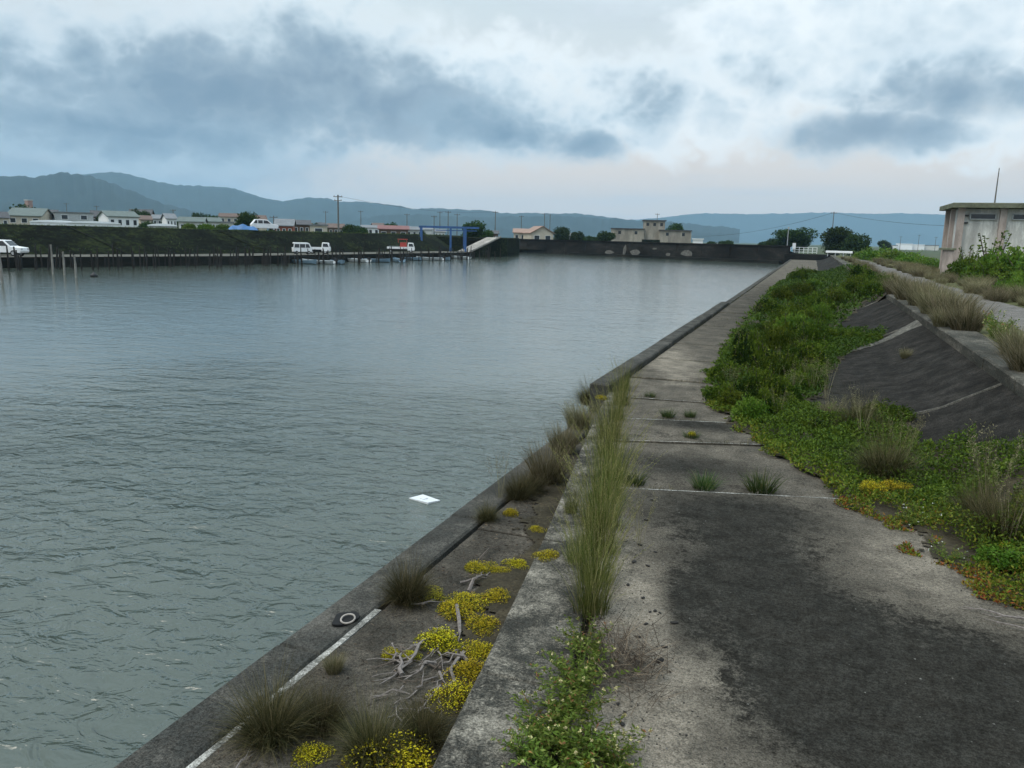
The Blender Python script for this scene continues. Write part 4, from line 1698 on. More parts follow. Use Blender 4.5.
def mk_sprout():
    r = rg(9)
    root = empty('sapling', None, None)
    mb = MB()
    P, D = [], []
    for k in range(5):
        a = k * 1.26
        tip = Vector((math.cos(a) * .28, math.sin(a) * .28, r.uniform(.7, 1.0)))
        mb.tube([(0, 0, 0), tuple(tip * .5 + Vector((0, 0, .05))), tuple(tip)], [.018, .013, .006], 5)
        for u in np.linspace(.3, 1, 26):
            P.append(np.array(tip * u))
            dd = r.normal(0, 1, 3)
            dd[2] *= .5
            D.append(dd)
    mb.build('stems', M['bark'], root)
    n = len(P)
    proto('foliage', leaf_arrays(np.array(P), np.array(D), r.uniform(.06, .11, n), r.uniform(.035, .05, n), r), G_LIME).parent = root
    return root


for i, (px, D, h, lab) in enumerate([(990, 50, 42, 'leafy sapling rising highest before the building wall'), (966, 52, 28, 'thin sapling before the building, near its corner'), (1003, 49, 32, 'thin sapling right of the highest one')]):
    p = far(px, 272, D)
    p.z = dyke_z(p.x, p.y)
    place(('sprout', mk_sprout), p, h * D / FPX * 1.35, lab, 'sapling', None, .9)

# ---------------------------------------------------------------- driftwood, ring, litter, clods
def stick(pts, rad, name, label, cat, mat='drift', group=None, seed=0):
    r = rg(seed)
    P = []
    for a, b_ in zip(pts, pts[1:]):
        for u in (0, .5):
            v = Vector(a).lerp(Vector(b_), u)
            v += Vector(r.normal(0, rad * .9, 3))
            P.append(v)
    P.append(Vector(pts[-1]))
    o0 = P[0].copy()
    n = len(P)
    rs = [max(.003, rad * (1 - .8 * i / (n - 1)) * r.uniform(.65, 1.25)) for i in range(n)]
    mb = MB().tube([v - o0 for v in P], rs, 5)
    for k in range(1, n - 1):
        if r.random() < .75:
            d_ = (P[k + 1] - P[k - 1]).normalized()
            s_ = Vector((-d_.y, d_.x, 0)) * (1 if r.random() < .5 else -1)
            L_ = rad * r.uniform(4, 11)
            q0 = P[k] - o0
            q1 = q0 + (d_ * r.uniform(.3, 1) + s_ * r.uniform(.3, .9)) * L_ * .5 + Vector((0, 0, r.uniform(-.2, .3) * rad))
            q2 = q1 + (d_ * r.uniform(.4, 1) + s_ * r.uniform(-.5, .6)) * L_ * .6 + Vector((0, 0, r.uniform(-.5, .6) * rad))
            mb.tube([q0, q1, q2], [rs[k] * .7, rs[k] * .5, rs[k] * .2], 4)
    o = mb.build(name, M[mat])
    o.location = o0
    return tag(o, label, cat, group)


def lp(px, py, up=.03):
    return at(px, py, LZ + up)


for i, (pp, rad, lab) in enumerate([
        ([(402, 676), (398, 662), (409, 650), (424, 640)], .018, 'thick pale driftwood root fork nearest the small golden cushion'),
        ([(424, 640), (416, 655), (403, 668), (380, 684)], .014, 'pale root curving down left from the thick fork'),
        ([(436, 662), (420, 672), (404, 680)], .013, 'pale root lying across below the fork'),
        ([(462, 650), (455, 668), (440, 690), (424, 702), (400, 728)], .014, 'longest pale root, running down beside the step'),
        ([(458, 608), (461, 630), (458, 642)], .014, 'upright pale root between two yellow cushions'),
        ([(470, 660), (455, 655), (438, 664)], .012, 'short pale root branching behind the largest cushion'),
        ([(466, 588), (480, 576), (490, 572)], .013, 'bleached stick lying by the neat round cushion'),
        ([(460, 582), (474, 578), (487, 578)], .010, 'second bleached stick under the first by the round cushion'),
        ([(412, 602), (430, 603), (448, 601)], .009, 'thin pale stick on the flat yellow mat'),
        ([(402, 768), (410, 748), (405, 728)], .008, 'thin curved twig beside the dark olive clump'),
        ([(398, 740), (400, 722), (396, 706)], .009, 'pale twig standing in the grass below the roots'),
        ([(372, 700), (392, 690), (410, 694)], .009, 'thin root left of the longest root'),
        ([(415, 690), (424, 680), (438, 676)], .010, 'thin root inside the tangle'),
        ([(236, 768), (244, 756), (250, 748)], .007, 'small twig at the bottom edge beside the coping'),
        ([(446, 628), (436, 634), (424, 642)], .011, 'pale root arching behind the fork'),
        ([(480, 560), (490, 548), (505, 543)], .008, 'dark stick at the far side of the cushions')]):
    stick([lp(x, y, .025 + .03 * (k % 2)) for k, (x, y) in enumerate(pp)], rad * 1.4, 'driftwood', lab, 'driftwood', 'drift' if i != 15 else 'twig', 'driftwood roots on the ledge', i)
r = rg(18)
for i in range(30):
    x0, y0 = r.uniform(388, 470), r.uniform(640, 720)
    if x0 > 500 - (y0 - 560) * .42:
        x0 -= 30
    an, ln = r.uniform(1.2, 3.6), r.uniform(16, 40)
    stick([lp(x0, y0, .03), lp(x0 + math.cos(an) * ln * .5 + r.normal(0, 3), y0 + math.sin(an) * ln * .3, .04), lp(x0 + math.cos(an) * ln, y0 + math.sin(an) * ln * .6, .02)], r.uniform(.004, .011), 'driftwood',
          'thin dry root fibre in the tangle around the driftwood', 'driftwood', 'drift' if i % 3 else 'twig', 'thin root fibres on the ledge', 200 + i)
stick([at(1040, 624, .03), at(1005, 616, .05), at(985, 611, .03), at(962, 606, .02)], .016, 'branch', 'bleached dead branch lying at the right edge of the walkway', 'branch', 'drift', None, 44)
stick([at(1030, 630, .03), at(1000, 622, .04), at(984, 618, .02)], .009, 'branch', 'thin dead branch just below the bleached one', 'branch', 'drift', None, 45)

p = at(348, 622, LZ + .012)
root = empty('mooring_ring', 'pale rusted mooring ring in a black recess of the ledge coping', 'mooring ring', p)
mb = MB()
ringp = [Vector((math.cos(a) * .062, math.sin(a) * .062, .016 + .014 * math.sin(a))) for a in np.linspace(0, 6.2832, 19)]
mb.tube([v_ + Vector((0, 0, .016)) for v_ in ringp], .009, 6, 0, False)
mb.build('ring', M['ring'], root, True)
mb = MB()
mb.prism([(math.cos(a) * .10 * (1 + .2 * math.sin(a * 3)) - .05, math.sin(a) * .14 * (1 + .15 * math.sin(a * 2)) + .03) for a in np.linspace(0, 5.98, 20)], -.003, .016)  # raised black plate: the dark inside of the hole is painted, not hollowed
mb.build('recess', M['recess'], root)

p = at(424, 499, SEA + .01)
mb = MB()
mb.prism([(-.20, -.11), (.19, -.13), (.24, .09), (-.13, .13)], -.012, [.006, .022, .008, .014], .003)
mb.prism([(-.05, -.04), (.03, -.05), (.05, .03), (-.03, .04)], .004, .020, .002)
o = mb.build('floating_board', M['foam'])
o.location = p
o.rotation_euler = (0, 0, R(-14))
tag(o, 'white foam board floating on the water beside the ledge', 'board')


def clod(r):
    V, k = [], 7
    mb = MB()
    vs = []
    for ring, (zz, rr) in enumerate(((0, .8), (.35, 1.0), (.7, .6))):
        for i in range(k):
            a = 6.283 * i / k
            q = rr * r.uniform(.75, 1.2)
            vs.append((math.cos(a) * q, math.sin(a) * q, zz * r.uniform(.8, 1.2)))
    vs.append((0, 0, .85))
    fs = []
    for g_ in range(2):
        for i in range(k):
            j = (i + 1) % k
            fs.append((g_ * k + i, g_ * k + j, (g_ + 1) * k + j, (g_ + 1) * k + i))
    fs += [(2 * k + i, 2 * k + (i + 1) % k, 3 * k) for i in range(k)]
    mb.add(vs, fs)
    return mb.build('clod', M['clod'], None, True)


r = rg(12)
c0 = clod(r)
for i, (px, py, s_) in enumerate([(646, 624, 4), (655, 611, 4), (660, 613, 3), (650, 612, 3), (674, 623, 6), (660, 661, 7), (664, 647, 5), (638, 637, 4), (622, 724, 6), (618, 704, 4), (634, 562, 5), (640, 545, 4),
                                  (648, 566, 4), (655, 552, 3), (628, 585, 4), (643, 598, 4), (625, 712, 3), (634, 735, 3), (670, 672, 3), (652, 500, 3), (646, 520, 4)]):
    p = at(px, py, .004)
    o = c0 if i == 0 else c0.copy()
    if i:
        COL.objects.link(o)
    s = s_ * .5 * depth_of(p) / FPX
    o.location = p
    o.scale = (s * 1.5, s, s * .7)
    o.rotation_euler = (0, 0, r.uniform(0, 6))
    tag(o, 'small dark dried clod lying on the walkway beside the joint grass', 'clod', 'clods on the walkway')

# ---------------------------------------------------------------- loose stuff nobody could count
r = rg(88)
P = []
while len(P) < 2600:
    y = 3.2 + 9 * r.random() ** 1.6
    x = r.uniform(gx(y) + .03, 2.1)
    if r.random() < .35:
        x = gx(y) + abs(r.normal(0, .22)) + .03
    P.append((x, y))
mb = MB()
for x, y in P:
    s = r.uniform(.003, .009)
    a0 = r.uniform(0, 6.28)
    vs = [(x + math.cos(a0 + k * 1.257) * s * r.uniform(.7, 1.3), y + math.sin(a0 + k * 1.257) * s * r.uniform(.7, 1.3), .0) for k in range(5)] + [(x, y, s * r.uniform(.6, 1.1))]
    mb.add(vs, [(k, (k + 1) % 5, 5) for k in range(5)], int(r.random() < .86))
o = mb.build('grit', [M['patch'], M['clod']])
tag(o, 'fine grit and crumbs scattered on the walkway', 'grit', None, 'stuff')
mb = MB()
stp = .045
for y_ in np.arange(3.2, 11.5, stp):
    for x_ in np.arange(-3.46, -1.9, stp):
        dd_ = sx(y_ + stp) - .004 - (x_ + stp)
        if dd_ < 0:
            continue
        if dd_ < .42 + .38 * mnoise.noise(Vector((x_ * 1.6, y_ * 1.2, 7))) + .16 * mnoise.noise(Vector((x_ * 6, y_ * 6, 3))) + .08 * mnoise.noise(Vector((x_ * 19, y_ * 19, 3))):
            q_ = [(x_, y_), (x_ + stp, y_), (x_ + stp, y_ + stp), (x_, y_ + stp)]
            mb.add([(u_, v_, LZ + .016 + .012 * mnoise.noise(Vector((u_ * 6, v_ * 6, 1)))) for u_, v_ in q_], [(0, 1, 2, 3)])
structure('ledge_soil', mb, M['litter'], True)
n = 4200
yy = 3.2 + 13 * r.random(n) ** 1.4
xx = np.array([gx(v) for v in yy]) + r.normal(0, .10, n)
k = n // 2
yy[:k] = r.uniform(3.4, 12, k)
xx[:k] = np.array([r.uniform(-3.45, sx(v) - .03) for v in yy[:k]])
zz_ = np.where(np.arange(n) < k, LZ + .012, .012)
P = np.stack([xx, yy, zz_], -1)
D = r.normal(0, 1, (n, 3))
D[:, 2] = np.abs(D[:, 2]) * .12
o = np_mesh('dry_litter', *leaf_arrays(P, D, r.uniform(.015, .06, n), r.uniform(.004, .012, n), r), G_DEAD)
tag(o, 'dry stems and leaf bits lying along the joints and the ledge', 'litter', None, 'stuff')
base_, hs = [], []
for (la, ra), wgt in zip(J[1:5], (1.0, .7, .8, .9)):
    for _ in range(int(420 * wgt)):
        u = r.random() ** 1.3
        if mnoise.noise(Vector((u * 7, la, 2))) < -.02:
            continue
        x = gx(la) + (2.0 - gx(la)) * u
        y = la + (ra - la) * (x - gx(la)) / (2.35 - gx(la))
        base_.append((x, y + r.normal(0, .012), -.02))
        hs.append(r.uniform(.03, .12))
y = 18.0
for y in np.arange(17.4, 60, 3.0):
    for _ in range(120):
        base_.append((r.uniform(-3.5, -1.2), y + r.normal(0, .03), -.01))
        hs.append(r.uniform(.02, .09))
for _ in range(2600):
    y = r.uniform(3.3, 60)
    if mnoise.noise(Vector((y * .9, 3, 2))) < .0:
        continue
    x = (gx(y) if y < 17 else -3.59) + r.normal(0, .02)
    base_.append((x, y, -.01))
    hs.append(r.uniform(.03, .13))
base_ = np.array(base_)
m_ = len(base_)
o = np_mesh('joint_grass', *blade_arrays(base_, r.uniform(0, 6.28, m_), r.uniform(.1, .8, m_), r.uniform(.2, 1.0, m_), np.array(hs), np.full(m_, .006), 3, r), G_OLIVE)
tag(o, 'thin grass fringe growing out of the slab joints', 'grass', None, 'stuff')

# ---------------------------------------------------------------- right-hand building (box walls on pillars, slot windows)
def along_y(px, py, x):
    d = ray(px, py)
    return d.y * x / d.x


BX = 10.1
d0 = ray(957, 230)
by = BX * d0.y / d0.x
yb = BX * ray(945.5, 230).y / ray(945.5, 230).x
bz = dyke_z(12) - .2
hz_ = (horizon(957) - 204) * depth_of((BX, by, 3)) / FPX + CZ
BW, BD, BH = 15.0, yb - by, hz_ - bz
root = empty('concrete_building', 'grey concrete building with pink pillars and slot windows behind the bushes', 'building', (BX, by, bz))
MB().box((BW / 2, BD / 2, BH / 2 - .2), (BW - .3, BD - .3, BH - .4)).build('wall', M['bldwall'], root)
mb = MB().prism([(-.55, -.6), (BW + .5, -.6), (BW + .5, BD + .6), (-.55, BD + .6)], BH - .36, BH, .04)
rf = mb.build('roof', M['bldroof'], root)
step_ = 2.78
for i in range(6):
    MB().box((.16 + i * step_, .02, BH / 2 - .19), (.46, .36, BH - .36)).build('pillar', M['bldpink'], root)
for yy in (BD - .16, BD * .5):
    MB().box((.03, yy, BH / 2 - .19), (.34, .42, BH - .36)).build('pillar', M['bldpink'], root)
for i in range(5):
    cx = .16 + step_ * (i + .5) + .08
    wn = MB()
    for dx in (-.84, .84):
        wn.box((cx + dx, .10, BH - .98), (.07, .18, .40))
    for dz in (-.2, .2):
        wn.box((cx, .10, BH - .98 + dz), (1.74, .18, .06))
    fr = wn.build('window', M['greywall'], root)
    MB().box((cx, .135, BH - .98), (1.62, .05, .36)).build('pane', M['glass'], fr)
for k, zz in enumerate((.92, 1.45)):
    MB().box((.54, .09, BH - zz), (.30, .16, .12)).build('vent', M['darkroof'], root)
MB().tube([(2.62, 2.0, BH), (2.62, 2.0, BH + 1.6), (2.63, 2.0, BH + 2.7)], [.06, .045, .03], 6).build('antenna', M['pole'], rf)
p = far(947, 262, 58)
root = empty('gate_post', 'pinkish concrete gate post with a flat cap before the building corner', 'gate post', (p.x, p.y, dyke_z(p.x)))
h_ = CZ + (horizon(947) - 250) * 58 / FPX - dyke_z(p.x)
MB().box((0, 0, h_ / 2), (.66, .66, h_)).build('shaft', M['bldpink'], root)
MB().prism([(-.55, -.42), (.45, -.42), (.45, .42), (-.55, .42)], h_, h_ + .16, .03).build('cap', M['bldroof'], root)

# ---------------------------------------------------------------- houses
def house(name, px0, px1, py_eave, py_top, D, wall, roof, label, rot=0.0, depth=None, kind='gable', wins=3, ridge_along=True, group=None, cat='house', base=0.0, frame='white'):
    pc = far((px0 + px1) / 2, py_eave, D)
    wdt = (px1 - px0) * D / FPX * (.84 if cat == 'house' else 1.0)
    dp = depth or min(max(wdt * .7, 5), 12)
    ze = pc.z - base
    zr = far((px0 + px1) / 2, py_top, D).z - base
    a = math.atan2(-(ray(px0, 240).x), ray(px0, 240).y)
    face = math.atan2(-pc.x, pc.y)
    root = empty(name, label, cat, (pc.x, pc.y, base), face + R(rot), group)
    w2 = wdt / 2
    MB().box((0, dp / 2, ze / 2), (wdt, dp, ze)).build('wall', M[wall], root)
    mb = MB()
    ov = .35
    if kind == 'gable':
        if ridge_along:
            mb.add([(-w2 - ov, -ov, ze - .05), (w2 + ov, -ov, ze - .05), (w2 + ov, dp / 2, zr), (-w2 - ov, dp / 2, zr), (w2 + ov, dp + ov, ze - .05), (-w2 - ov, dp + ov, ze - .05),
                    (-w2 - ov, -ov, ze + .12), (w2 + ov, -ov, ze + .12), (w2 + ov, dp / 2, zr + .18), (-w2 - ov, dp / 2, zr + .18), (w2 + ov, dp + ov, ze + .12), (-w2 - ov, dp + ov, ze + .12)],
                   [(0, 3, 2, 1), (3, 5, 4, 2), (6, 7, 8, 9), (9, 8, 10, 11), (0, 1, 7, 6), (4, 5, 11, 10), (0, 6, 9, 3), (3, 9, 11, 5), (1, 2, 8, 7), (2, 4, 10, 8)])
            for s_ in (-1, 1):
                x = s_ * (w2 - .01)
                MB().add([(x, 0.01, ze), (x, dp - .01, ze), (x, dp / 2, zr)], [(0, 1, 2)]).build('gable', M[wall], root)
        else:
            mb.add([(-w2 - ov, -ov, ze - .05), (0, -ov, zr), (w2 + ov, -ov, ze - .05), (-w2 - ov, dp + ov, ze - .05), (0, dp + ov, zr), (w2 + ov, dp + ov, ze - .05),
                    (-w2 - ov, -ov, ze + .12), (0, -ov, zr + .18), (w2 + ov, -ov, ze + .12), (-w2 - ov, dp + ov, ze + .12), (0, dp + ov, zr + .18), (w2 + ov, dp + ov, ze + .12)],
                   [(0, 3, 4, 1), (1, 4, 5, 2), (6, 7, 10, 9), (7, 8, 11, 10), (0, 1, 7, 6), (1, 2, 8, 7), (3, 9, 10, 4), (4, 10, 11, 5), (0, 6, 9, 3), (2, 5, 11, 8)])
            for y in (0.01, dp - .01):
                MB().add([(-w2, y, ze), (w2, y, ze), (0, y, zr)], [(0, 1, 2)]).build('gable', M[wall], root)
    elif kind == 'round':
        n = 10
        vs = []
        for yy in (-.2, dp + .2):
            for k in range(n + 1):
                th = math.pi * k / n
                vs.append((-math.cos(th) * (w2 + .1), yy, ze + math.sin(th) * (zr - ze)))
        fs = [(k, k + 1, n + 2 + k, n + 1 + k) for k in range(n)] + [tuple(range(n + 1)), tuple(reversed(range(n + 1, 2 * n + 2)))]
        mb.add(vs, fs)
    else:
        mb.box((0, dp / 2, (ze + zr) / 2), (wdt + .5, dp + .5, max(zr - ze, .25)))
    mb.build('roof', M[roof], root)
    for i in range(wins):
        x = -w2 + wdt * (i + .5) / wins
        ww = min(1.5, wdt / wins * .5)
        for zc in ([ze - 1.1] if ze < 5.2 else [ze - 1.1, ze - 3.8]):
            f = MB()
            f.box((x - ww / 2, -.03, zc), (.08, .1, 1.15)).box((x + ww / 2, -.03, zc), (.08, .1, 1.15)).box((x, -.03, zc + .57), (ww, .1, .08)).box((x, -.03, zc - .57), (ww, .1, .08))
            fr = f.build('window', M[frame], root)
            MB().box((x, -.02, zc), (ww - .06, .04, 1.08)).build('pane', M['glass'], fr)
    return root


H = house
H('house', -14, 9, 218, 212, 190, 'beige', 'darkroof', 'dark roofed house cut by the left picture edge', 10)
H('house', 6, 42, 216, 208, 200, 'beige', 'greenroof', 'low beige house with a wide weathered green roof at far left', -15, 12)
H('greenhouse', 33, 74, 222.4, 220.0, 130, 'vinyl', 'vinyl', 'long low white greenhouse, left one of the two on the far dyke', 0, 5, 'round', 0, True, 'white greenhouses behind the dyke', 'greenhouse')
H('greenhouse', 72, 118, 223.4, 221.2, 128, 'vinyl', 'vinyl', 'long low white greenhouse, right one of the two on the far dyke', 0, 5, 'round', 0, True, 'white greenhouses behind the dyke', 'greenhouse')
H('house', 38, 58, 214, 210, 230, 'brown', 'darkroof', 'dark house behind the left greenhouse', 0)
H('warehouse', 57, 91, 213, 212, 210, 'greywall', 'greyroof', 'flat pale grey warehouse behind the greenhouses', 5, 12, 'flat', 2, True, None, 'warehouse')
H('house', 91, 106, 217, 211, 240, 'brown', 'darkroof', 'small dark house left of the white two storey house', 0)
H('house', 107, 140, 217, 211.5, 165, 'white', 'greenroof', 'white house with grey green roof and rows of windows', 12, 10, 'gable', 4)
H('house', 128, 152, 214, 209.5, 260, 'brown', 'darkroof', 'dark roofed house behind the white one', -10)
H('house', 140, 152, 220, 216, 190, 'beige', 'brownroof', 'narrow beige house right of the white house', 8)
H('barn', 149, 176, 226, 223.6, 140, 'greywall', 'vinyl', 'low round roofed pale shed just behind the dyke crest', 0, 8, 'round', 0, True, None, 'shed')
H('house', 152, 167, 219, 215, 250, 'greywall', 'greyroof', 'grey house above the round roofed shed', 0)
H('house', 166, 177, 219, 214, 210, 'white', 'greyroof', 'narrow white house between grey and pale green ones', 14)
H('house', 177, 205, 222, 217.5, 175, 'offwhite', 'greenroof', 'off white house with a pale green roof behind garden bushes', -8)
H('house', 205, 222, 222, 218, 185, 'offwhite', 'greenroof', 'smaller off white house right of the pale green roof', 6)
H('shed', 222, 233, 223, 221.5, 170, 'offwhite', 'greyroof', 'small pale flat shed beside the blue tarpaulin', 0, 5, 'flat', 0, True, None, 'shed')
H('house', 218, 240, 217, 213.5, 290, 'beige', 'brownroof', 'brown roofed house above the blue tarpaulin', -5)
H('house', 246, 268, 220, 215.5, 240, 'beige', 'brownroof', 'brown roofed house behind the white car on the dyke', 9)
H('house', 274, 294, 226, 219.5, 165, 'redwall', 'greyroof', 'rust red house with a grey hipped roof right of the car', -6)
H('shed', 292, 311, 225, 220.5, 175, 'brown', 'darkroof', 'dark shed right of the rust red house', 0, 7)
H('shed', 310, 327, 225.5, 224.5, 160, 'beige', 'greyroof', 'pale square block with flat roof left of the tall pole', 0, 7, 'flat', 1, True, None, 'shed')
H('house', 327, 345, 228, 224, 230, 'brown', 'brownroof', 'low brown house at the foot of the tall pole', 0)
H('house', 360, 381, 228, 225.5, 250, 'white', 'greyroof', 'white low house right of the tall pole', 0)
H('shed', 379, 408, 229.5, 226, 185, 'brown', 'redroof', 'long shed with a dull red roof above the red loaded truck', 0, 9, 'gable', 3, True, None, 'shed')
H('house', 405, 424, 230, 227, 230, 'greywall', 'greyroof', 'grey house left of the blue gantry', 0)
H('house', 434, 446, 232, 229.5, 240, 'white', 'greyroof', 'white wall seen under the blue gantry', 0)
H('house', 487, 499, 234, 231, 210, 'brown', 'darkroof', 'dark hut at the top of the concrete ramp', 0, 6)
H('house', 512, 534, 233, 229, 225, 'beige', 'orangeroof', 'house with faded orange roof, left wing of the pair', 0, 9)
H('house', 529, 556, 233.5, 226.5, 215, 'beige', 'orangeroof', 'house with faded orange roof and gable towards the water', 14, 10, 'gable', 2, False)
H('house', 556, 572, 236, 233, 260, 'greywall', 'greyroof', 'low grey house right of the orange roofs', 0)
H('house', 693, 703, 239.5, 238.6, 260, 'white', 'vinyl', 'tiny white shed right of the pump house', 0, 5, 'flat', 0, True, None, 'shed')
for i, (a, b_, t_, w_, r_, lab) in enumerate([(886, 897, 245, 'white', 'greyroof', 'tiny distant white shed, left end of the far row'), (897, 912, 243.6, 'vinyl', 'vinyl', 'long white distant factory, tallest of the far row'),
                                             (912, 924, 244.4, 'white', 'vinyl', 'white distant factory in the middle of the far row'), (924, 938, 245, 'offwhite', 'greyroof', 'pale distant factory beside the concrete building'),
                                             (716, 726, 242.6, 'white', 'greyroof', 'tiny distant pale house above the far sea wall')]):
    H('factory', a, b_, t_ + .6, t_, 700, w_, r_, lab, 0, 20, 'flat', 0, True, None, 'factory')
k = 0
r = rg(203)
for i in range(14):
    px = [60, 82, 118, 132, 158, 176, 196, 214, 300, 318, 352, 372, 392, 420][i]
    D = 420 + r.uniform(-40, 60)
    hy_ = horizon(px) - r.uniform(6, 11)
    H('house', px, px + r.uniform(9, 14), hy_ + 3, hy_, D, ['offwhite', 'greywall', 'beige', 'brown'][i % 4], ['darkroof', 'greyroof', 'brownroof'][i % 3], 'distant hazy house in the back rows of the town', r.uniform(-15, 15), 9, 'gable', 0, True, 'distant town houses')
p = far(115 / 4.0, 204, 420)
root = empty('water_tower', 'pale pinkish tower rising above the roofs at far left', 'tower', (p.x, p.y, 0))
MB().box((0, 0, (CZ + (horizon(29) - 201) * 420 / FPX) / 2), (2.6, 2.6, CZ + (horizon(29) - 201) * 420 / FPX)).build('shaft', M['pink'], root)
MB().box((0, 0, CZ + (horizon(29) - 200.6) * 420 / FPX), (3.1, 3.1, .6)).build('cap', M['greywall'], root)

# pump house: two wings and a taller middle block
D = 232
pc = far(650, 238, D)
sc_ = D / FPX
zz = lambda px, py: CZ + (horizon(px) - py) * D / FPX
root = empty('pump_house', 'stepped concrete pump house with a tower block behind the far sea wall', 'building', (pc.x, pc.y, 0), math.atan2(-pc.x, pc.y) + R(4))
for nm, x0, x1, t_, b_, off in (('wing', 611.5, 644, 229.2, 0, 0), ('wing', 659, 690.5, 231.0, 0, 0), ('tower', 644.0, 664.5, 221.2, 0, 1.2)):
    h_ = zz((x0 + x1) / 2, t_)
    cx = ((x0 + x1) / 2 - 650) * sc_
    wdt = (x1 - x0) * sc_
    w_ = MB().box((cx, 3 + off, h_ / 2), (wdt - .02, 6, h_)).build(nm, M['pumpwall'], root)
    MB().box((cx, 3 + off, h_ + .12), (wdt + .7 if nm == 'tower' else wdt + .3, 6.6, .24 if nm == 'wing' else .34)).build('roof', M['darkroof'], w_)
    for k in range(2 if nm == 'wing' else 3):
        x = cx - wdt / 2 + wdt * (k + .5) / (2 if nm == 'wing' else 3)
        MB().box((x, off - .01, h_ - 1.0), (.8, .08, .9)).build('window', M['glass'], w_)
MB().box((0.3, .5, 1.6), (5.2, 1.2, 3.2)).build('door_block', M['bank'], root)

# ---------------------------------------------------------------- trees of the town
def mk_tree(seed, mat=G_TREE, n=2600, squat=.85):
    """trunk with limbs and a crown of leaf clumps; unit = total height"""
    def f():
        r = rg(seed)
        root = empty('tree', None, None)
        mb = MB()
        mb.tube([(0, 0, -.05), (.01, .01, .2), (.0, .02, .45)], [.045, .035, .022], 6)
        lob = []
        for k in range(13):
            a = k * 2.4
            rr = r.uniform(.08, .34)
            c_ = (math.cos(a) * rr, math.sin(a) * rr, r.uniform(.22, .80))
            lob.append((*c_, r.uniform(.17, .27)))
            mb.tube([(0, 0, .22 + .02 * k), (c_[0] * .5, c_[1] * .5, c_[2] * .75), c_], [.018, .012, .004], 4)
        mb.build('trunk', M['bark'], root)
        L = np.array(lob)
        i = r.integers(0, len(L), n)
        d = sphere_dirs(n, r)
        q = L[i, :3] + d * L[i, 3:4] * r.uniform(.55, 1.08, (n, 1)) * np.array([1.15, 1.15, .85])
        P = np.repeat(q, 3, 0) + r.normal(0, .012, (n * 3, 3))
        D_ = np.repeat(d, 3, 0) * .4 + r.normal(0, .7, (n * 3, 3))
        tone = np.repeat(r.uniform(0, .8, n), 3) + r.uniform(0, .2, n * 3)
        proto('crown', leaf_arrays(P, D_, r.uniform(.04, .08, n * 3), r.uniform(.03, .05, n * 3), r, tone=tone), mat).parent = root
        return root
    return f


K_TREE = [('tree%d' % i, mk_tree(300 + i)) for i in range(4)]


def tree(px, py_top, D, wpx, label, k=0, base=0.0, group=None):
    p = far(px, horizon(px), D)
    h_ = CZ + (horizon(px) - py_top) * D / FPX - base
    wide = wpx * D / FPX / (h_ * .95)
    p.z = base
    return place(K_TREE[k % 4], p, h_, label, 'tree', group, max(.6, min(wide, 2.4)))


tree(795, 228.5, 205, 34, 'broad round tree behind the white railing, left of the pair', 0)
tree(838, 226.5, 190, 34, 'broad dark tree below the lone utility pole', 1)
tree(858, 230, 180, 22, 'right hand part tree beside the dark broad one', 2)
tree(776, 236, 210, 20, 'low spreading tree at the left end of the tree pair', 3)
tree(768, 239, 215, 16, 'lowest scrubby tree next to the far wall', 2)
tree(604, 231.5, 226, 20, 'round tree left of the pump house', 0)
tree(676, 223, 250, 18, 'dark tree rising behind the pump house wing', 1)
tree(726, 238.6, 260, 14, 'low tree far behind the wall between pump house and pair', 2)
tree(712, 240, 280, 10, 'tiny bush like tree right of the white shed', 3)
tree(562, 226.5, 245, 18, 'green tree right of the orange roofs', 1)
tree(577, 229.5, 245, 16, 'tree second to the right of the orange roofs', 3)
tree(590, 234, 240, 12, 'low tree left of the round one by the pump house', 2)
tree(472, 221.5, 190, 24, 'bright round tree behind the blue gantry', 0)
tree(486, 227, 195, 14, 'small tree above the concrete ramp', 2)
tree(350, 224, 210, 20, 'dark tree right of the tall pole', 1)
tree(300, 219, 200, 14, 'dark tree behind the dark shed', 3)
tree(248, 211.5, 175, 22, 'tall dark tree beside the car on the dyke', 1)
tree(240, 217, 180, 10, 'small dark tree left of the tall one by the car', 3)
tree(118, 209, 230, 22, 'dark tree behind the white two storey house', 2)
tree(141, 210, 235, 16, 'dark tree right of the white house roof', 0)
tree(198, 212.5, 225, 12, 'dark tree above the pale green roof, left of two', 1)
tree(212, 211.8, 225, 18, 'dark flat topped tree above the pale green roof', 3)
tree(30, 206, 260, 30, 'green tree behind the wide green roof at far left', 0)
tree(102, 214, 220, 14, 'dark tree left of the white house', 3)
tree(885, 240.5, 330, 14, 'lone small round tree on the plain by the far factories', 0)
tree(284, 222, 240, 12, 'low tree behind the grey hipped roof', 2)
tree(390, 223, 260, 12, 'low tree behind the dull red roof', 0)
tree(148, 218, 150, 10, 'small green tree beside the round roofed shed', 2)
r = rg(404)
for i in range(22):
    px = 8 + i * 19.5 + r.uniform(-5, 5)
    if 225 < px < 275:
        continue
    tree(px, horizon(px) - r.uniform(4.5, 10.5), r.uniform(215, 300), r.uniform(9, 18), 'small dark tree between the houses of the town', i, 0, 'trees between the town houses')
for px, t_, lab in ((188, 223.5, 'garden bush before the pale green roof, left of two'), (206, 224, 'garden bush before the pale green roof, right of two'), (224, 225.5, 'garden bush next to the pale flat shed')):
    p = far(px, 228, 138)
    p.z = 2.9
    place(K_LIME[0], p, 9 * 138 / FPX, lab, 'bush', None, 1.0)

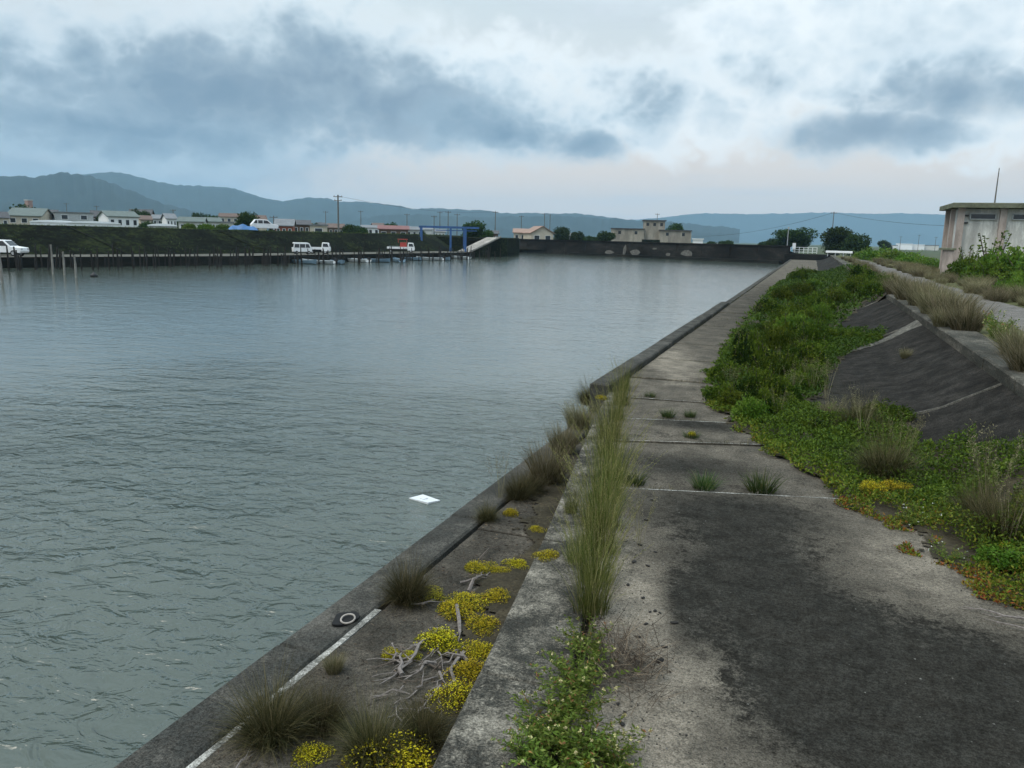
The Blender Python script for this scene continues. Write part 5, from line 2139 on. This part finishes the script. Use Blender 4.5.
# ---------------------------------------------------------------- utility poles and wires
def pole(px, py_top, D, label, arms=1, base=0.0, rz=0.0, thick=.13):
    p = far(px, horizon(px), D)
    h_ = CZ + (horizon(px) - py_top) * D / FPX - base
    root = empty('utility_pole', label, 'utility pole', (p.x, p.y, base), math.atan2(-p.x, p.y) + rz)
    MB().tube([(0, 0, 0), (0, 0, h_)], [thick * 1.25, thick * .8], 7).build('shaft', M['pole'], root)
    for k in range(arms):
        mb = MB().box((0, 0, h_ - .35 - k * .7), (1.7 - .3 * k, .12, .12))
        for x in (-.7, 0, .7):
            mb.tube([(x * (1 - .18 * k), 0, h_ - .3 - k * .7), (x * (1 - .18 * k), 0, h_ - .08 - k * .7)], .05, 5)
        mb.build('crossarm', M['pole'], root)
    return Vector((p.x, p.y, base + h_ - .2))


pt = {}
pt[0] = pole(338.5, 195.8, 150, 'tall utility pole standing alone on the dyke crest', 2, 0, .2, .17)
for px, ty, D, lab in ((326, 211.5, 260, 'thin distant pole left of the tall pole'), (361, 211, 270, 'thin distant pole right of the tall pole'), (407, 214, 250, 'pole left of the blue gantry'),
                       (434, 216, 240, 'short pole above the blue gantry, left of four'), (439.8, 212, 260, 'thin pole above the blue gantry, second of four'), (448, 211.5, 220, 'darkest pole above the blue gantry, third of four'),
                       (457, 214, 230, 'pole above the blue gantry, last of four'), (495, 211.5, 220, 'pole rising above the concrete ramp'), (521, 216, 280, 'thin pole behind the orange roof'),
                       (544, 213.5, 260, 'pole right of the orange gable, left of two'), (549.5, 214.5, 265, 'pole right of the orange gable, right of two'), (174, 209.5, 230, 'pole over the narrow white house'),
                       (98, 206, 260, 'pole behind the dark house at left'), (68, 203.5, 300, 'pole above the flat grey warehouse'), (274, 216, 170, 'short dark pole right of the parked car'),
                       (900, 236.5, 500, 'distant pole over the far factories, left'), (918, 235, 480, 'distant pole over the far factories, middle'), (935, 237, 480, 'distant pole over the far factories, right'), (656, 214, 300, 'thin mast behind the pump house tower')):
    pt[px] = pole(px, ty, D, lab, 1, 0, random.uniform(-.4, .4))
pt[831] = pole(831, 212.5, 225, 'lone utility pole rising behind the broad dark tree', 1, 0, 0)


def wire(a, b_, sag, label, rad=.03):
    P = []
    for i in range(17):
        u = i / 16
        v = a.lerp(b_, u)
        v.z -= sag * 4 * u * (1 - u)
        P.append(v - a)
    o = MB().tube(P, rad, 4).build('power_line', M['black'])
    o.location = a
    return tag(o, label, 'power line')


wire(pt[831], far(690, 236, 330), 2.0, 'thin power line sagging left from the lone pole', .035)
wire(pt[831], far(1010, 226, 150), 1.2, 'thin power line running right from the lone pole to the building', .03)
wire(pt[0], pt[495], 1.2, 'power line from the tall pole towards the ramp pole', .02)

# ---------------------------------------------------------------- corner with railing, sign, barrier
def rail(px0, px1, D0, D1, zb, label, n=7):
    a, b_ = far(px0, 250, D0), far(px1, 250, D1)
    a.z = b_.z = zb
    d = b_ - a
    root = empty('railing', label, 'railing', a, math.atan2(d.y, d.x))
    L = d.length
    for i in range(n):
        MB().box((L * i / (n - 1), 0, .6), (.09, .09, 1.2)).build('post', M['white'], root)
    for z_ in (1.17, .7, .25):
        MB().box((L / 2, .07, z_), (L, .06, .08)).build('rail', M['white'], root)
    return root


rail(781.5, 817, 158, 158, 1.15, 'white railing on the wall corner before the round trees', 9)
p = far(787, 247, 160)
root = empty('lamp_post', 'slim pale lamp post beside the blue panel at the corner', 'lamp post', (p.x, p.y, 1.0))
h_ = CZ + (horizon(788) - 228.5) * 160 / FPX - 1.0
MB().tube([(0, 0, 0), (0, 0, h_)], [.10, .06], 7).build('shaft', M['steel'], root)
MB().box((.0, 0, h_ + .1), (.34, .34, .3)).build('lamp_head', M['greywall'], root)
p = far(788, 250, 159.4)
root = empty('panel', 'pale blue square panel fixed at the railing', 'panel', (p.x, p.y, 1.12), R(15))
MB().box((0, 0, .75), (1.9, .08, 1.3)).build('sheet', M['ltblue'], root)
for x in (-.8, .8):
    MB().box((x, .09, .6), (.08, .08, 1.2)).build('leg', M['steel'], root)
p = far(793.8, 250, 157.5)
root = empty('sign', 'upright white notice board on a post at the corner railing', 'sign', (p.x, p.y, 1.1), R(12))
MB().box((0, 0, 1.45), (.62, .06, 1.15)).build('board', M['white'], root)
MB().box((0, .06, .8), (.08, .07, 1.6)).build('post', M['steel'], root)
a = far(826, 250, 140)
root = empty('barrier', 'white barrier rail across the far end of the path', 'barrier', (a.x, a.y, .95), R(-12))
MB().prism([(0, -.1), (4.4, -.1), (4.4, .1), (0, .1)], .62, .98, .05).build('beam', M['white'], root)
for x in (.3, 1.6, 2.9, 4.1):
    MB().box((x, .16, .4), (.14, .12, .8)).build('post', M['steel'], root)

# ---------------------------------------------------------------- ramp, gantry, stakes, boats on the left quay
a, b_ = far(464.5, 252.5, 150), far(494, 236.5, 158)
root = empty('concrete_ramp', 'pale concrete ramp rising from the quay to the crest by the gantry', 'ramp', (0, 0, 0))
d = Vector((b_.x - a.x, b_.y - a.y))
t_ = d.normalized()
n_ = Vector((t_.y, -t_.x))
w2 = 1.7
za, zb = .1, 2.85
P = [(a.x + n_.x * w2, a.y + n_.y * w2), (b_.x + n_.x * w2, b_.y + n_.y * w2), (b_.x - n_.x * w2, b_.y - n_.y * w2), (a.x - n_.x * w2, a.y - n_.y * w2)]
vs = [(*P[0], za), (*P[1], zb), (*P[2], zb), (*P[3], za), (*P[0], -1), (*P[1], -1), (*P[2], -1), (*P[3], -1)]
MB().add(vs, [(0, 1, 2, 3)]).build('slab', M['ramp'], root)
MB().add([(x, y, z - .01) for x, y, z in vs], [(4, 5, 1, 0), (6, 7, 3, 2), (5, 6, 2, 1), (7, 4, 0, 3)]).build('side_wall', M['bank'], root)
k_ = MB().add([(P[0][0], P[0][1], za + .01), (P[1][0], P[1][1], zb + .01), (P[1][0], P[1][1], zb + .3), (P[0][0], P[0][1], za + .3),
               (P[0][0] - n_.x * .25, P[0][1] - n_.y * .25, za + .01), (P[1][0] - n_.x * .25, P[1][1] - n_.y * .25, zb + .01), (P[1][0] - n_.x * .25, P[1][1] - n_.y * .25, zb + .25), (P[0][0] - n_.x * .25, P[0][1] - n_.y * .25, za + .25)],
              [(0, 1, 2, 3), (5, 4, 7, 6), (3, 2, 6, 7)])
k_.build('kerb', M['ramp'], root)
lx = [(b_.x + n_.x * w2, b_.y + n_.y * w2), (b_.x + n_.x * w2 + .6, b_.y + n_.y * w2 + 2.0), (b_.x - 4.0, b_.y + 26), (b_.x - 14, b_.y + 22), (b_.x - 16, b_.y + 4), (b_.x - n_.x * w2, b_.y - n_.y * w2)]
MB().prism(lx, -1.2, zb - .02, .2).build('landing', M['bank'], root)

D = 148
a, b_ = far(420.5, 240, D), far(478, 240, D + 2)
root = empty('gantry', 'blue steel boat gantry standing over the quay beside the ramp', 'gantry', (a.x, a.y, .1), math.atan2(b_.y - a.y, b_.x - a.x))
L = (b_ - a).length
zt = CZ + (horizon(450) - 226.4) * D / FPX - .1
MB().box((L / 2, 0, zt - .18), (L + .3, .3, .36)).box((L / 2, 2.2, zt - .18), (L + .3, .3, .36)).build('top_beam', M['blue'], root)
MB().box((L * .62, .1, zt - .75), (L * .72, .16, .16)).build('hoist_rail', M['blue'], root)
for x in (.2, L * .52, L * .78):
    MB().box((x, 0, (zt - .36) / 2), (.34, .3, zt - .36)).build('leg', M['blue'], root)
for x in (.2, L * .78):
    MB().box((x, 2.2, (zt - .36) / 2), (.3, .3, zt - .36)).build('leg', M['blue'], root)
for x in (.2, L * .5, L - .2):
    MB().box((x, 1.1, zt - .16), (.24, 1.9, .26)).build('cross_beam', M['blue'], root)


def on_quay(y, off):
    return on_line(LQ, y, off)


def quay_at(px, off):
    """the point on the quay, off metres from its edge, that lies in the direction of px"""
    lo, hi = 0.0, 135.9
    for _ in range(40):
        m_ = (lo + hi) / 2
        q_ = on_quay(m_, off)
        d_ = ray(px, horizon(px))
        if q_.x * d_.y - q_.y * d_.x < 0:
            lo = m_
        else:
            hi = m_
    return on_quay((lo + hi) / 2, off)


r = rg(55)
mb = MB().tube([(0, 0, -.6), (.01, .01, .5), (.02, -.01, 1.0)], [.075, .065, .05], 6)
st0 = mb.build('stake', M['stake'])
y, i = 46.0, 0
while y < 134:
    for row in range(2):
        p = on_quay(y + r.uniform(-.3, .3), r.uniform(1.0, 3.6) + row * 3.0)
        p.z = SEA
        o = st0 if i == 0 else st0.copy()
        if i:
            COL.objects.link(o)
        i += 1
        o.location = p
        hh = r.uniform(1.1, 2.3)
        o.scale = (r.uniform(.8, 1.4), r.uniform(.8, 1.4), hh)
        o.rotation_euler = (r.normal(0, .05), r.normal(0, .05), r.uniform(0, 6))
        tag(o, 'thin dark wooden stake standing in water along the left quay', 'stake', 'dark stakes along the left quay')
    y += r.uniform(.5, .95) if y < 80 else r.uniform(.8, 1.5)
ps = MB().tube([(0, 0, -.6), (.01, .02, .6), (0, 0, 1.0)], [.10, .09, .08], 8)
for i, (px, py, h, lab) in enumerate([(53, 274, 29, 'thick pale post in the water, left of three before the quay'), (64.5, 275, 23, 'thick pale post in the water, middle of three'),
                                      (76, 277.5, 22, 'thick pale post in the water, right of three'), (2, 283, 30, 'pale post at the very left picture edge')]):
    p = at(px, py, SEA)
    if i == 0:
        o = ps.build('stake', M['palestake'])
        s0 = o
    else:
        o = s0.copy()
        COL.objects.link(o)
    o.location = p
    o.scale = (.9, .9, h * depth_of(p) / FPX)
    tag(o, lab, 'post')
p = at(94, 276, SEA + .05)
root = empty('buoy', 'small black buoy floating before the pale posts', 'buoy', p)
mb = MB()
prof = [(.0, -.2), (.22, -.14), (.3, 0), (.25, .14), (.1, .22), (.06, .3), (0, .32)]
vs, fs = [], []
for rr, z_ in prof:
    for k in range(10):
        vs.append((rr * math.cos(k * .628), rr * math.sin(k * .628), z_))
for a_ in range(len(prof) - 1):
    for k in range(10):
        fs.append((a_ * 10 + k, a_ * 10 + (k + 1) % 10, a_ * 10 + 10 + (k + 1) % 10, a_ * 10 + 10 + k))
mb.add(vs, fs)
mb.build('float', M['black'], root, True)


def hull(L, W, Hh):
    """open boat: pointed raked bow at +x, transom at -x, gunwale and inside"""
    st = [(-.5, .82, 0), (-.25, 1.0, 0), (.1, .98, .02), (.3, .74, .10), (.43, .38, .22), (.5, .03, .34)]
    vs, fs = [], []
    for x, w_, up in st:
        w_ = w_ * W / 2
        vs += [(x * L, 0, -.12 + up * .5), (x * L * .98, w_ * .78, .05 + up * .4), (x * L, w_, Hh * (.8 + up)), (x * L, w_ * .86, Hh * (.8 + up) + .02), (x * L * .97, w_ * .7, .14 + up * .5), (x * L * .97, 0, .12 + up * .5)]
    n = 6
    for i in range(len(st) - 1):
        for k in range(n - 1):
            fs.append((i * n + k, i * n + n + k, i * n + n + k + 1, i * n + k + 1))
    m0 = len(vs)
    vs2 = [(x, -y, z) for x, y, z in vs]
    fs2 = [tuple(reversed([q + m0 for q in f])) for f in fs]
    fs.append((0, 1, 2, 3, 4, 5))
    fs2.append(tuple(reversed([q + m0 for q in (0, 1, 2, 3, 4, 5)])))
    return vs + vs2, fs + fs2


for i, (px, D, L, hm_, lab) in enumerate([
        (303, 122, 5.4, 'boatblue', 'pale blue open boat moored at the left end of the boat row'),
        (318, 118, 4.6, 'boatwhite', 'white open boat nearest the camera in the boat row'),
        (338, 126, 5.0, 'boatblue', 'second pale blue boat, behind the dense stakes'),
        (357, 124, 4.8, 'boatwhite', 'white boat in the middle of the boat row'),
        (375, 130, 4.6, 'boatblue', 'dull blue boat right of the middle white one'),
        (398, 140, 4.4, 'boatblue', 'small blue boat below the red loaded truck'),
        (413, 142, 4.2, 'boatblue', 'small blue boat right of the red loaded truck'),
        (430, 144, 4.6, 'boatwhite', 'white boat under the left leg of the gantry'),
        (446, 146, 4.0, 'boatblue', 'blue boat under the blue gantry'),
        (460, 147, 4.4, 'boatwhite', 'last white boat with a dark outboard beside the ramp')]):
    p = quay_at(px, 1.6 + (i % 3) * 1.3)
    root = empty('boat', lab, 'boat', (p.x, p.y, SEA + .02), R(160 + 30 * math.sin(i * 2.1)) + (0 if i % 2 else math.pi), 'boats moored along the left quay')
    root.scale = (1, 1, .66)
    vs, fs = hull(L, 1.5, .75)
    MB().add(vs, fs).build('hull', M[hm_], root)
    MB().box((-L * .08, 0, .42), (.3, 1.36, .07)).build('thwart', M['palestake'], root)
    MB().box((L * .2, 0, .47), (.28, 1.05, .07)).build('thwart', M['palestake'], root)
    mo = MB().box((-L * .5 - .12, 0, .80), (.42, .32, .48), 0, 0, .8).box((-L * .5 - .15, 0, .2), (.16, .14, .8))
    mo.build('outboard', M['black'], root)

# ---------------------------------------------------------------- vehicles
def wheel(root, x, y, rad=.30):
    mb = MB()
    n = 14
    vs = []
    for yy, rr in ((-.09, rad * .93), (-.05, rad), (.05, rad), (.09, rad * .93)):
        vs += [(x + math.cos(6.2832 * k / n) * rr, y + yy, rad + math.sin(6.2832 * k / n) * rr) for k in range(n)]
    fs = []
    for a_ in range(3):
        fs += [(a_ * n + k, a_ * n + (k + 1) % n, a_ * n + n + (k + 1) % n, a_ * n + n + k) for k in range(n)]
    fs += [tuple(range(n)), tuple(reversed(range(3 * n, 4 * n)))]
    mb.add(vs, fs)
    w_ = mb.build('wheel', M['tyre'], root)
    hub = MB()
    for s_ in (-1, 1):
        hub.add([(x + math.cos(6.2832 * k / n) * rad * .55, y + s_ * .095, rad + math.sin(6.2832 * k / n) * rad * .55) for k in range(n)], [tuple(range(n)) if s_ < 0 else tuple(reversed(range(n)))])
    hub.build('rim', M['steel'], w_)


def side_body(root, name, prof, W, mat, belt=.95, tum=.12):
    """side profile extruded across the width, leaning in above the belt line"""
    n = len(prof)
    vs = []
    for s_ in (-1, 1):
        for x, z_ in prof:
            k = 1 - max(0, z_ - belt) * tum
            vs.append((x, s_ * W / 2 * k, z_))
    fs = [tuple(range(n)), tuple(reversed(range(n, 2 * n)))]
    fs += [(i, n + i, n + (i + 1) % n, (i + 1) % n) for i in range(n)]
    o = MB().add(vs, fs).build(name, M[mat], root)
    bv = o.modifiers.new('bevel', 'BEVEL')
    bv.width = .05
    bv.segments = 2
    bv.limit_method = 'ANGLE'
    return o


def side_glass(root, quads, W, belt=.95, tum=.12):
    for q_ in quads:
        mb = MB()
        for s_ in (-1, 1):
            pts = [(x, s_ * (W / 2 * (1 - max(0, z_ - belt) * tum) + .012), z_) for x, z_ in q_]
            mb.add(pts, [tuple(range(len(pts)))] if s_ > 0 else [tuple(reversed(range(len(pts))))])
        mb.build('window', M['glass'], root)


def cross_glass(root, x0, z0, x1, z1, W, name='windscreen'):
    k0, k1 = .88, .80
    off = .02 if x0 > 0 else -.02
    MB().add([(x0 + off, -W / 2 * k0, z0), (x0 + off, W / 2 * k0, z0), (x1 + off, W / 2 * k1, z1), (x1 + off, -W / 2 * k1, z1)], [(0, 1, 2, 3)]).build(name, M['glass'], root)


def lamps(root, x, z_, W, name, mat):
    for s_ in (-1, 1):
        MB().box((x, s_ * W * .36, z_), (.08, .26, .16)).build(name, M[mat], root)


def put_vehicle(name, label, cat, px, py, D, zb, rz):
    p = quay_at(px, -3.6 if zb < 1 else -14.2)
    return empty(name, label, cat, (p.x, p.y, zb), rz)


def qdir(y):
    a_, b2_ = on_quay(y - 3, 0), on_quay(y + 3, 0)
    return math.atan2(b2_.y - a_.y, b2_.x - a_.x)


# pickup at the left picture edge, bonnet to the right
root = put_vehicle('pickup_truck', 'white pickup truck driving on the quay at the left picture edge', 'pickup truck', 3, 255, 83, .1, R(20))
root.location.z = .1
W = 1.65
side_body(root, 'body', [(-2.5, .38), (2.15, .36), (2.25, .55), (2.2, .92), (1.1, 1.05), (.35, 1.70), (-.95, 1.72), (-1.1, 1.05), (-2.5, 1.0)], W, 'white')
side_glass(root, [[(.85, 1.08), (.28, 1.60), (-.22, 1.62), (-.22, 1.08)], [(-.32, 1.08), (-.32, 1.62), (-.86, 1.62), (-.95, 1.08)]], W)
cross_glass(root, 1.02, 1.12, .42, 1.64, W)
for x in (-1.6, 1.35):
    for y_ in (-.74, .74):
        wheel(root, x, y_, .33)
lamps(root, 2.22, .78, W, 'headlight', 'greywall')
# small van
root.scale = (.85, .85, .88)
root = put_vehicle('van', 'white boxy small van parked on the quay beside the flatbed truck', 'van', 301.5, 252, 146, .1, qdir(110) + R(-38))
W = 1.5
side_body(root, 'body', [(-1.65, .35), (1.6, .35), (1.7, .6), (1.62, 1.0), (1.25, 1.78), (.9, 1.9), (-1.5, 1.9), (-1.68, 1.0)], W, 'white')
side_glass(root, [[(1.35, 1.05), (1.1, 1.65), (.55, 1.65), (.55, 1.05)], [(.45, 1.05), (.45, 1.65), (-.5, 1.65), (-.5, 1.05)], [(-.6, 1.05), (-.6, 1.65), (-1.4, 1.65), (-1.5, 1.05)]], W)
cross_glass(root, 1.58, 1.1, 1.28, 1.72, W)
cross_glass(root, -1.66, 1.1, -1.53, 1.72, W, 'rear_window')
for x in (-1.1, 1.1):
    for y_ in (-.68, .68):
        wheel(root, x, y_, .27)
lamps(root, 1.68, .75, W, 'headlight', 'greywall')
root.scale = (.74, .74, .80)


def flatbed(root, L, W, load=None):
    side_body(root, 'cab', [(L / 2 - 1.35, .4), (L / 2 - .05, .4), (L / 2, .7), (L / 2 - .05, 1.1), (L / 2 - .3, 1.78), (L / 2 - 1.25, 1.82), (L / 2 - 1.35, 1.1)], W, 'white')
    x = L / 2
    side_glass(root, [[(x - .2, 1.12), (x - .4, 1.66), (x - 1.1, 1.66), (x - 1.15, 1.12)]], W)
    cross_glass(root, x - .05, 1.15, x - .3, 1.68, W)
    mb = MB().box((-.7, 0, .72), (L - 1.4, W, .10))
    bed = mb.build('bed', M['white'], root)
    for s_ in (-1, 1):
        MB().box((-.7, s_ * (W / 2 - .02), .90), (L - 1.45, .05, .28)).build('side_board', M['white'], bed)
    MB().box((-.7 - (L - 1.4) / 2, 0, .90), (.05, W - .1, .28)).build('tail_board', M['white'], bed)
    MB().box((-.5, 0, .5), (L - 1.2, .6, .3)).build('chassis', M['black'], root)
    for xx in (-L / 2 + .75, L / 2 - .75):
        for y_ in (-W / 2 + .1, W / 2 - .1):
            wheel(root, xx, y_, .28)
    lamps(root, L / 2 - .02, .82, W, 'headlight', 'greywall')


root = put_vehicle('flatbed_truck', 'small white flatbed truck parked in front of the boxy van', 'flatbed truck', 319, 251.5, 149, .1, qdir(112) + R(-60))
flatbed(root, 3.6, 1.5)
root.scale = (.85, .85, .85)
root = put_vehicle('flatbed_truck', 'white truck carrying a red load on the quay near the gantry', 'flatbed truck', 401, 249.5, 152, .1, qdir(128) + R(-60))
flatbed(root, 5.2, 1.7)
root.scale = (.85, .85, .88)
p0 = root.location
ld = empty('machine', 'red machine standing on the bed of the truck by the gantry', 'machine', (p0.x, p0.y, p0.z + .78), root.rotation_euler.z)
ld.scale = (.85, .85, .88)
ld.location.z = p0.z + .70
mb = MB().box((.45, 0, .55), (1.3, 1.2, 1.0), 0, 0, .9)
mb.build('engine_cover', M['red'], ld)
MB().box((.3, 0, 1.62), (1.9, 1.4, .12)).build('canopy', M['red'], ld)
for x in (-.5, 1.1):
    for y_ in (-.55, .55):
        MB().box((x, y_, 1.3), (.07, .07, .6)).build('canopy_post', M['red'], ld)
MB().box((-1.4, 0, .22), (1.7, 1.2, .35)).build('conveyor', M['greenroof'], ld)
# white car on the crest
pc = quay_at(264.5, -14.2)
root = put_vehicle('car', 'white estate car parked on the dyke crest beside the blue tarpaulin', 'car', 264.5, 230, 143, CREST + .02, math.atan2(-pc.x, pc.y) + R(8))
W = 1.65
side_body(root, 'body', [(-1.85, .35), (1.75, .33), (1.9, .55), (1.85, .85), (1.0, 1.0), (.35, 1.55), (-1.3, 1.6), (-1.75, 1.05), (-1.9, .9)], W, 'white')
side_glass(root, [[(.8, 1.02), (.3, 1.46), (-.2, 1.48), (-.2, 1.02)], [(-.3, 1.02), (-.3, 1.48), (-.95, 1.48), (-.95, 1.02)], [(-1.05, 1.02), (-1.05, 1.48), (-1.3, 1.48), (-1.6, 1.05)]], W)
cross_glass(root, .94, 1.06, .42, 1.5, W)
for x in (-1.2, 1.2):
    for y_ in (-.72, .72):
        wheel(root, x, y_, .30)
lamps(root, 1.87, .72, W, 'headlight', 'greywall')
# heap under a blue tarpaulin
pc = quay_at(243, -13.6)
mb = MB()
n = 12
vs, fs = [], []
r = rg(4)
for i in range(n + 1):
    for j in range(5):
        x = -2.0 + 4.0 * i / n
        y_ = -.8 + 1.6 * j / 4
        e = min(1, (1 - (abs(x) / 2.05) ** 3)) * (1 - (abs(y_) / .82) ** 3)
        vs.append((x, y_, max(0, e) * (.75 + .18 * math.sin(i * 1.3) + r.normal(0, .05))))
for i in range(n):
    for j in range(4):
        q_ = i * 5 + j
        fs.append((q_, q_ + 5, q_ + 6, q_ + 1))
o = mb.add(vs, fs).build('tarpaulin', M['tarp'], None, True)
o.location = (pc.x, pc.y, CREST + .03)
o.rotation_euler = (0, 0, math.atan2(-pc.x, pc.y))
tag(o, 'bright blue tarpaulin covering a low heap on the dyke crest', 'tarpaulin')

# grass on the left crest and embankment
r = rg(66)
n = 7000
ys_ = r.uniform(10, 150, n)
P = []
for y in ys_:
    off = -12.2 + r.normal(0, .35) if r.random() < .55 else -r.uniform(7.5, 12)
    q_ = on_quay(min(y, 135.9), off) if y < 136 else Vector((-70, y, 0))
    u = min(max((-off - 7.2) / 5.0, 0), 1)
    if u < .95 and random.random() < .35 or u < .95 and mnoise.noise(Vector((q_.x * .12, q_.y * .12, u * 3))) < .12:
        continue
    P.append((q_.x, q_.y, .08 + 2.97 * u))
P = np.array(P)
m_ = len(P)
o = np_mesh('bank_grass', *blade_arrays(P, r.uniform(0, 6.28, m_), r.uniform(.1, .8, m_), r.uniform(.1, .8, m_), r.uniform(.10, .24, m_), np.full(m_, .07), 3, r), G_GREEN)
tag(o, 'short grass along the crest of the far dyke', 'grass', None, 'stuff')


# ================================================================== RENDER SETTINGS
sc.view_settings.view_transform = 'Standard'
sc.view_settings.look = 'None'
sc.view_settings.exposure = 0.82
sc.view_settings.gamma = 1
sc.render.engine = 'CYCLES'
sc.cycles.use_denoising = True
sc.cycles.max_bounces = 6
sc.cycles.volume_bounces = 0
sc.cycles.transparent_max_bounces = 6
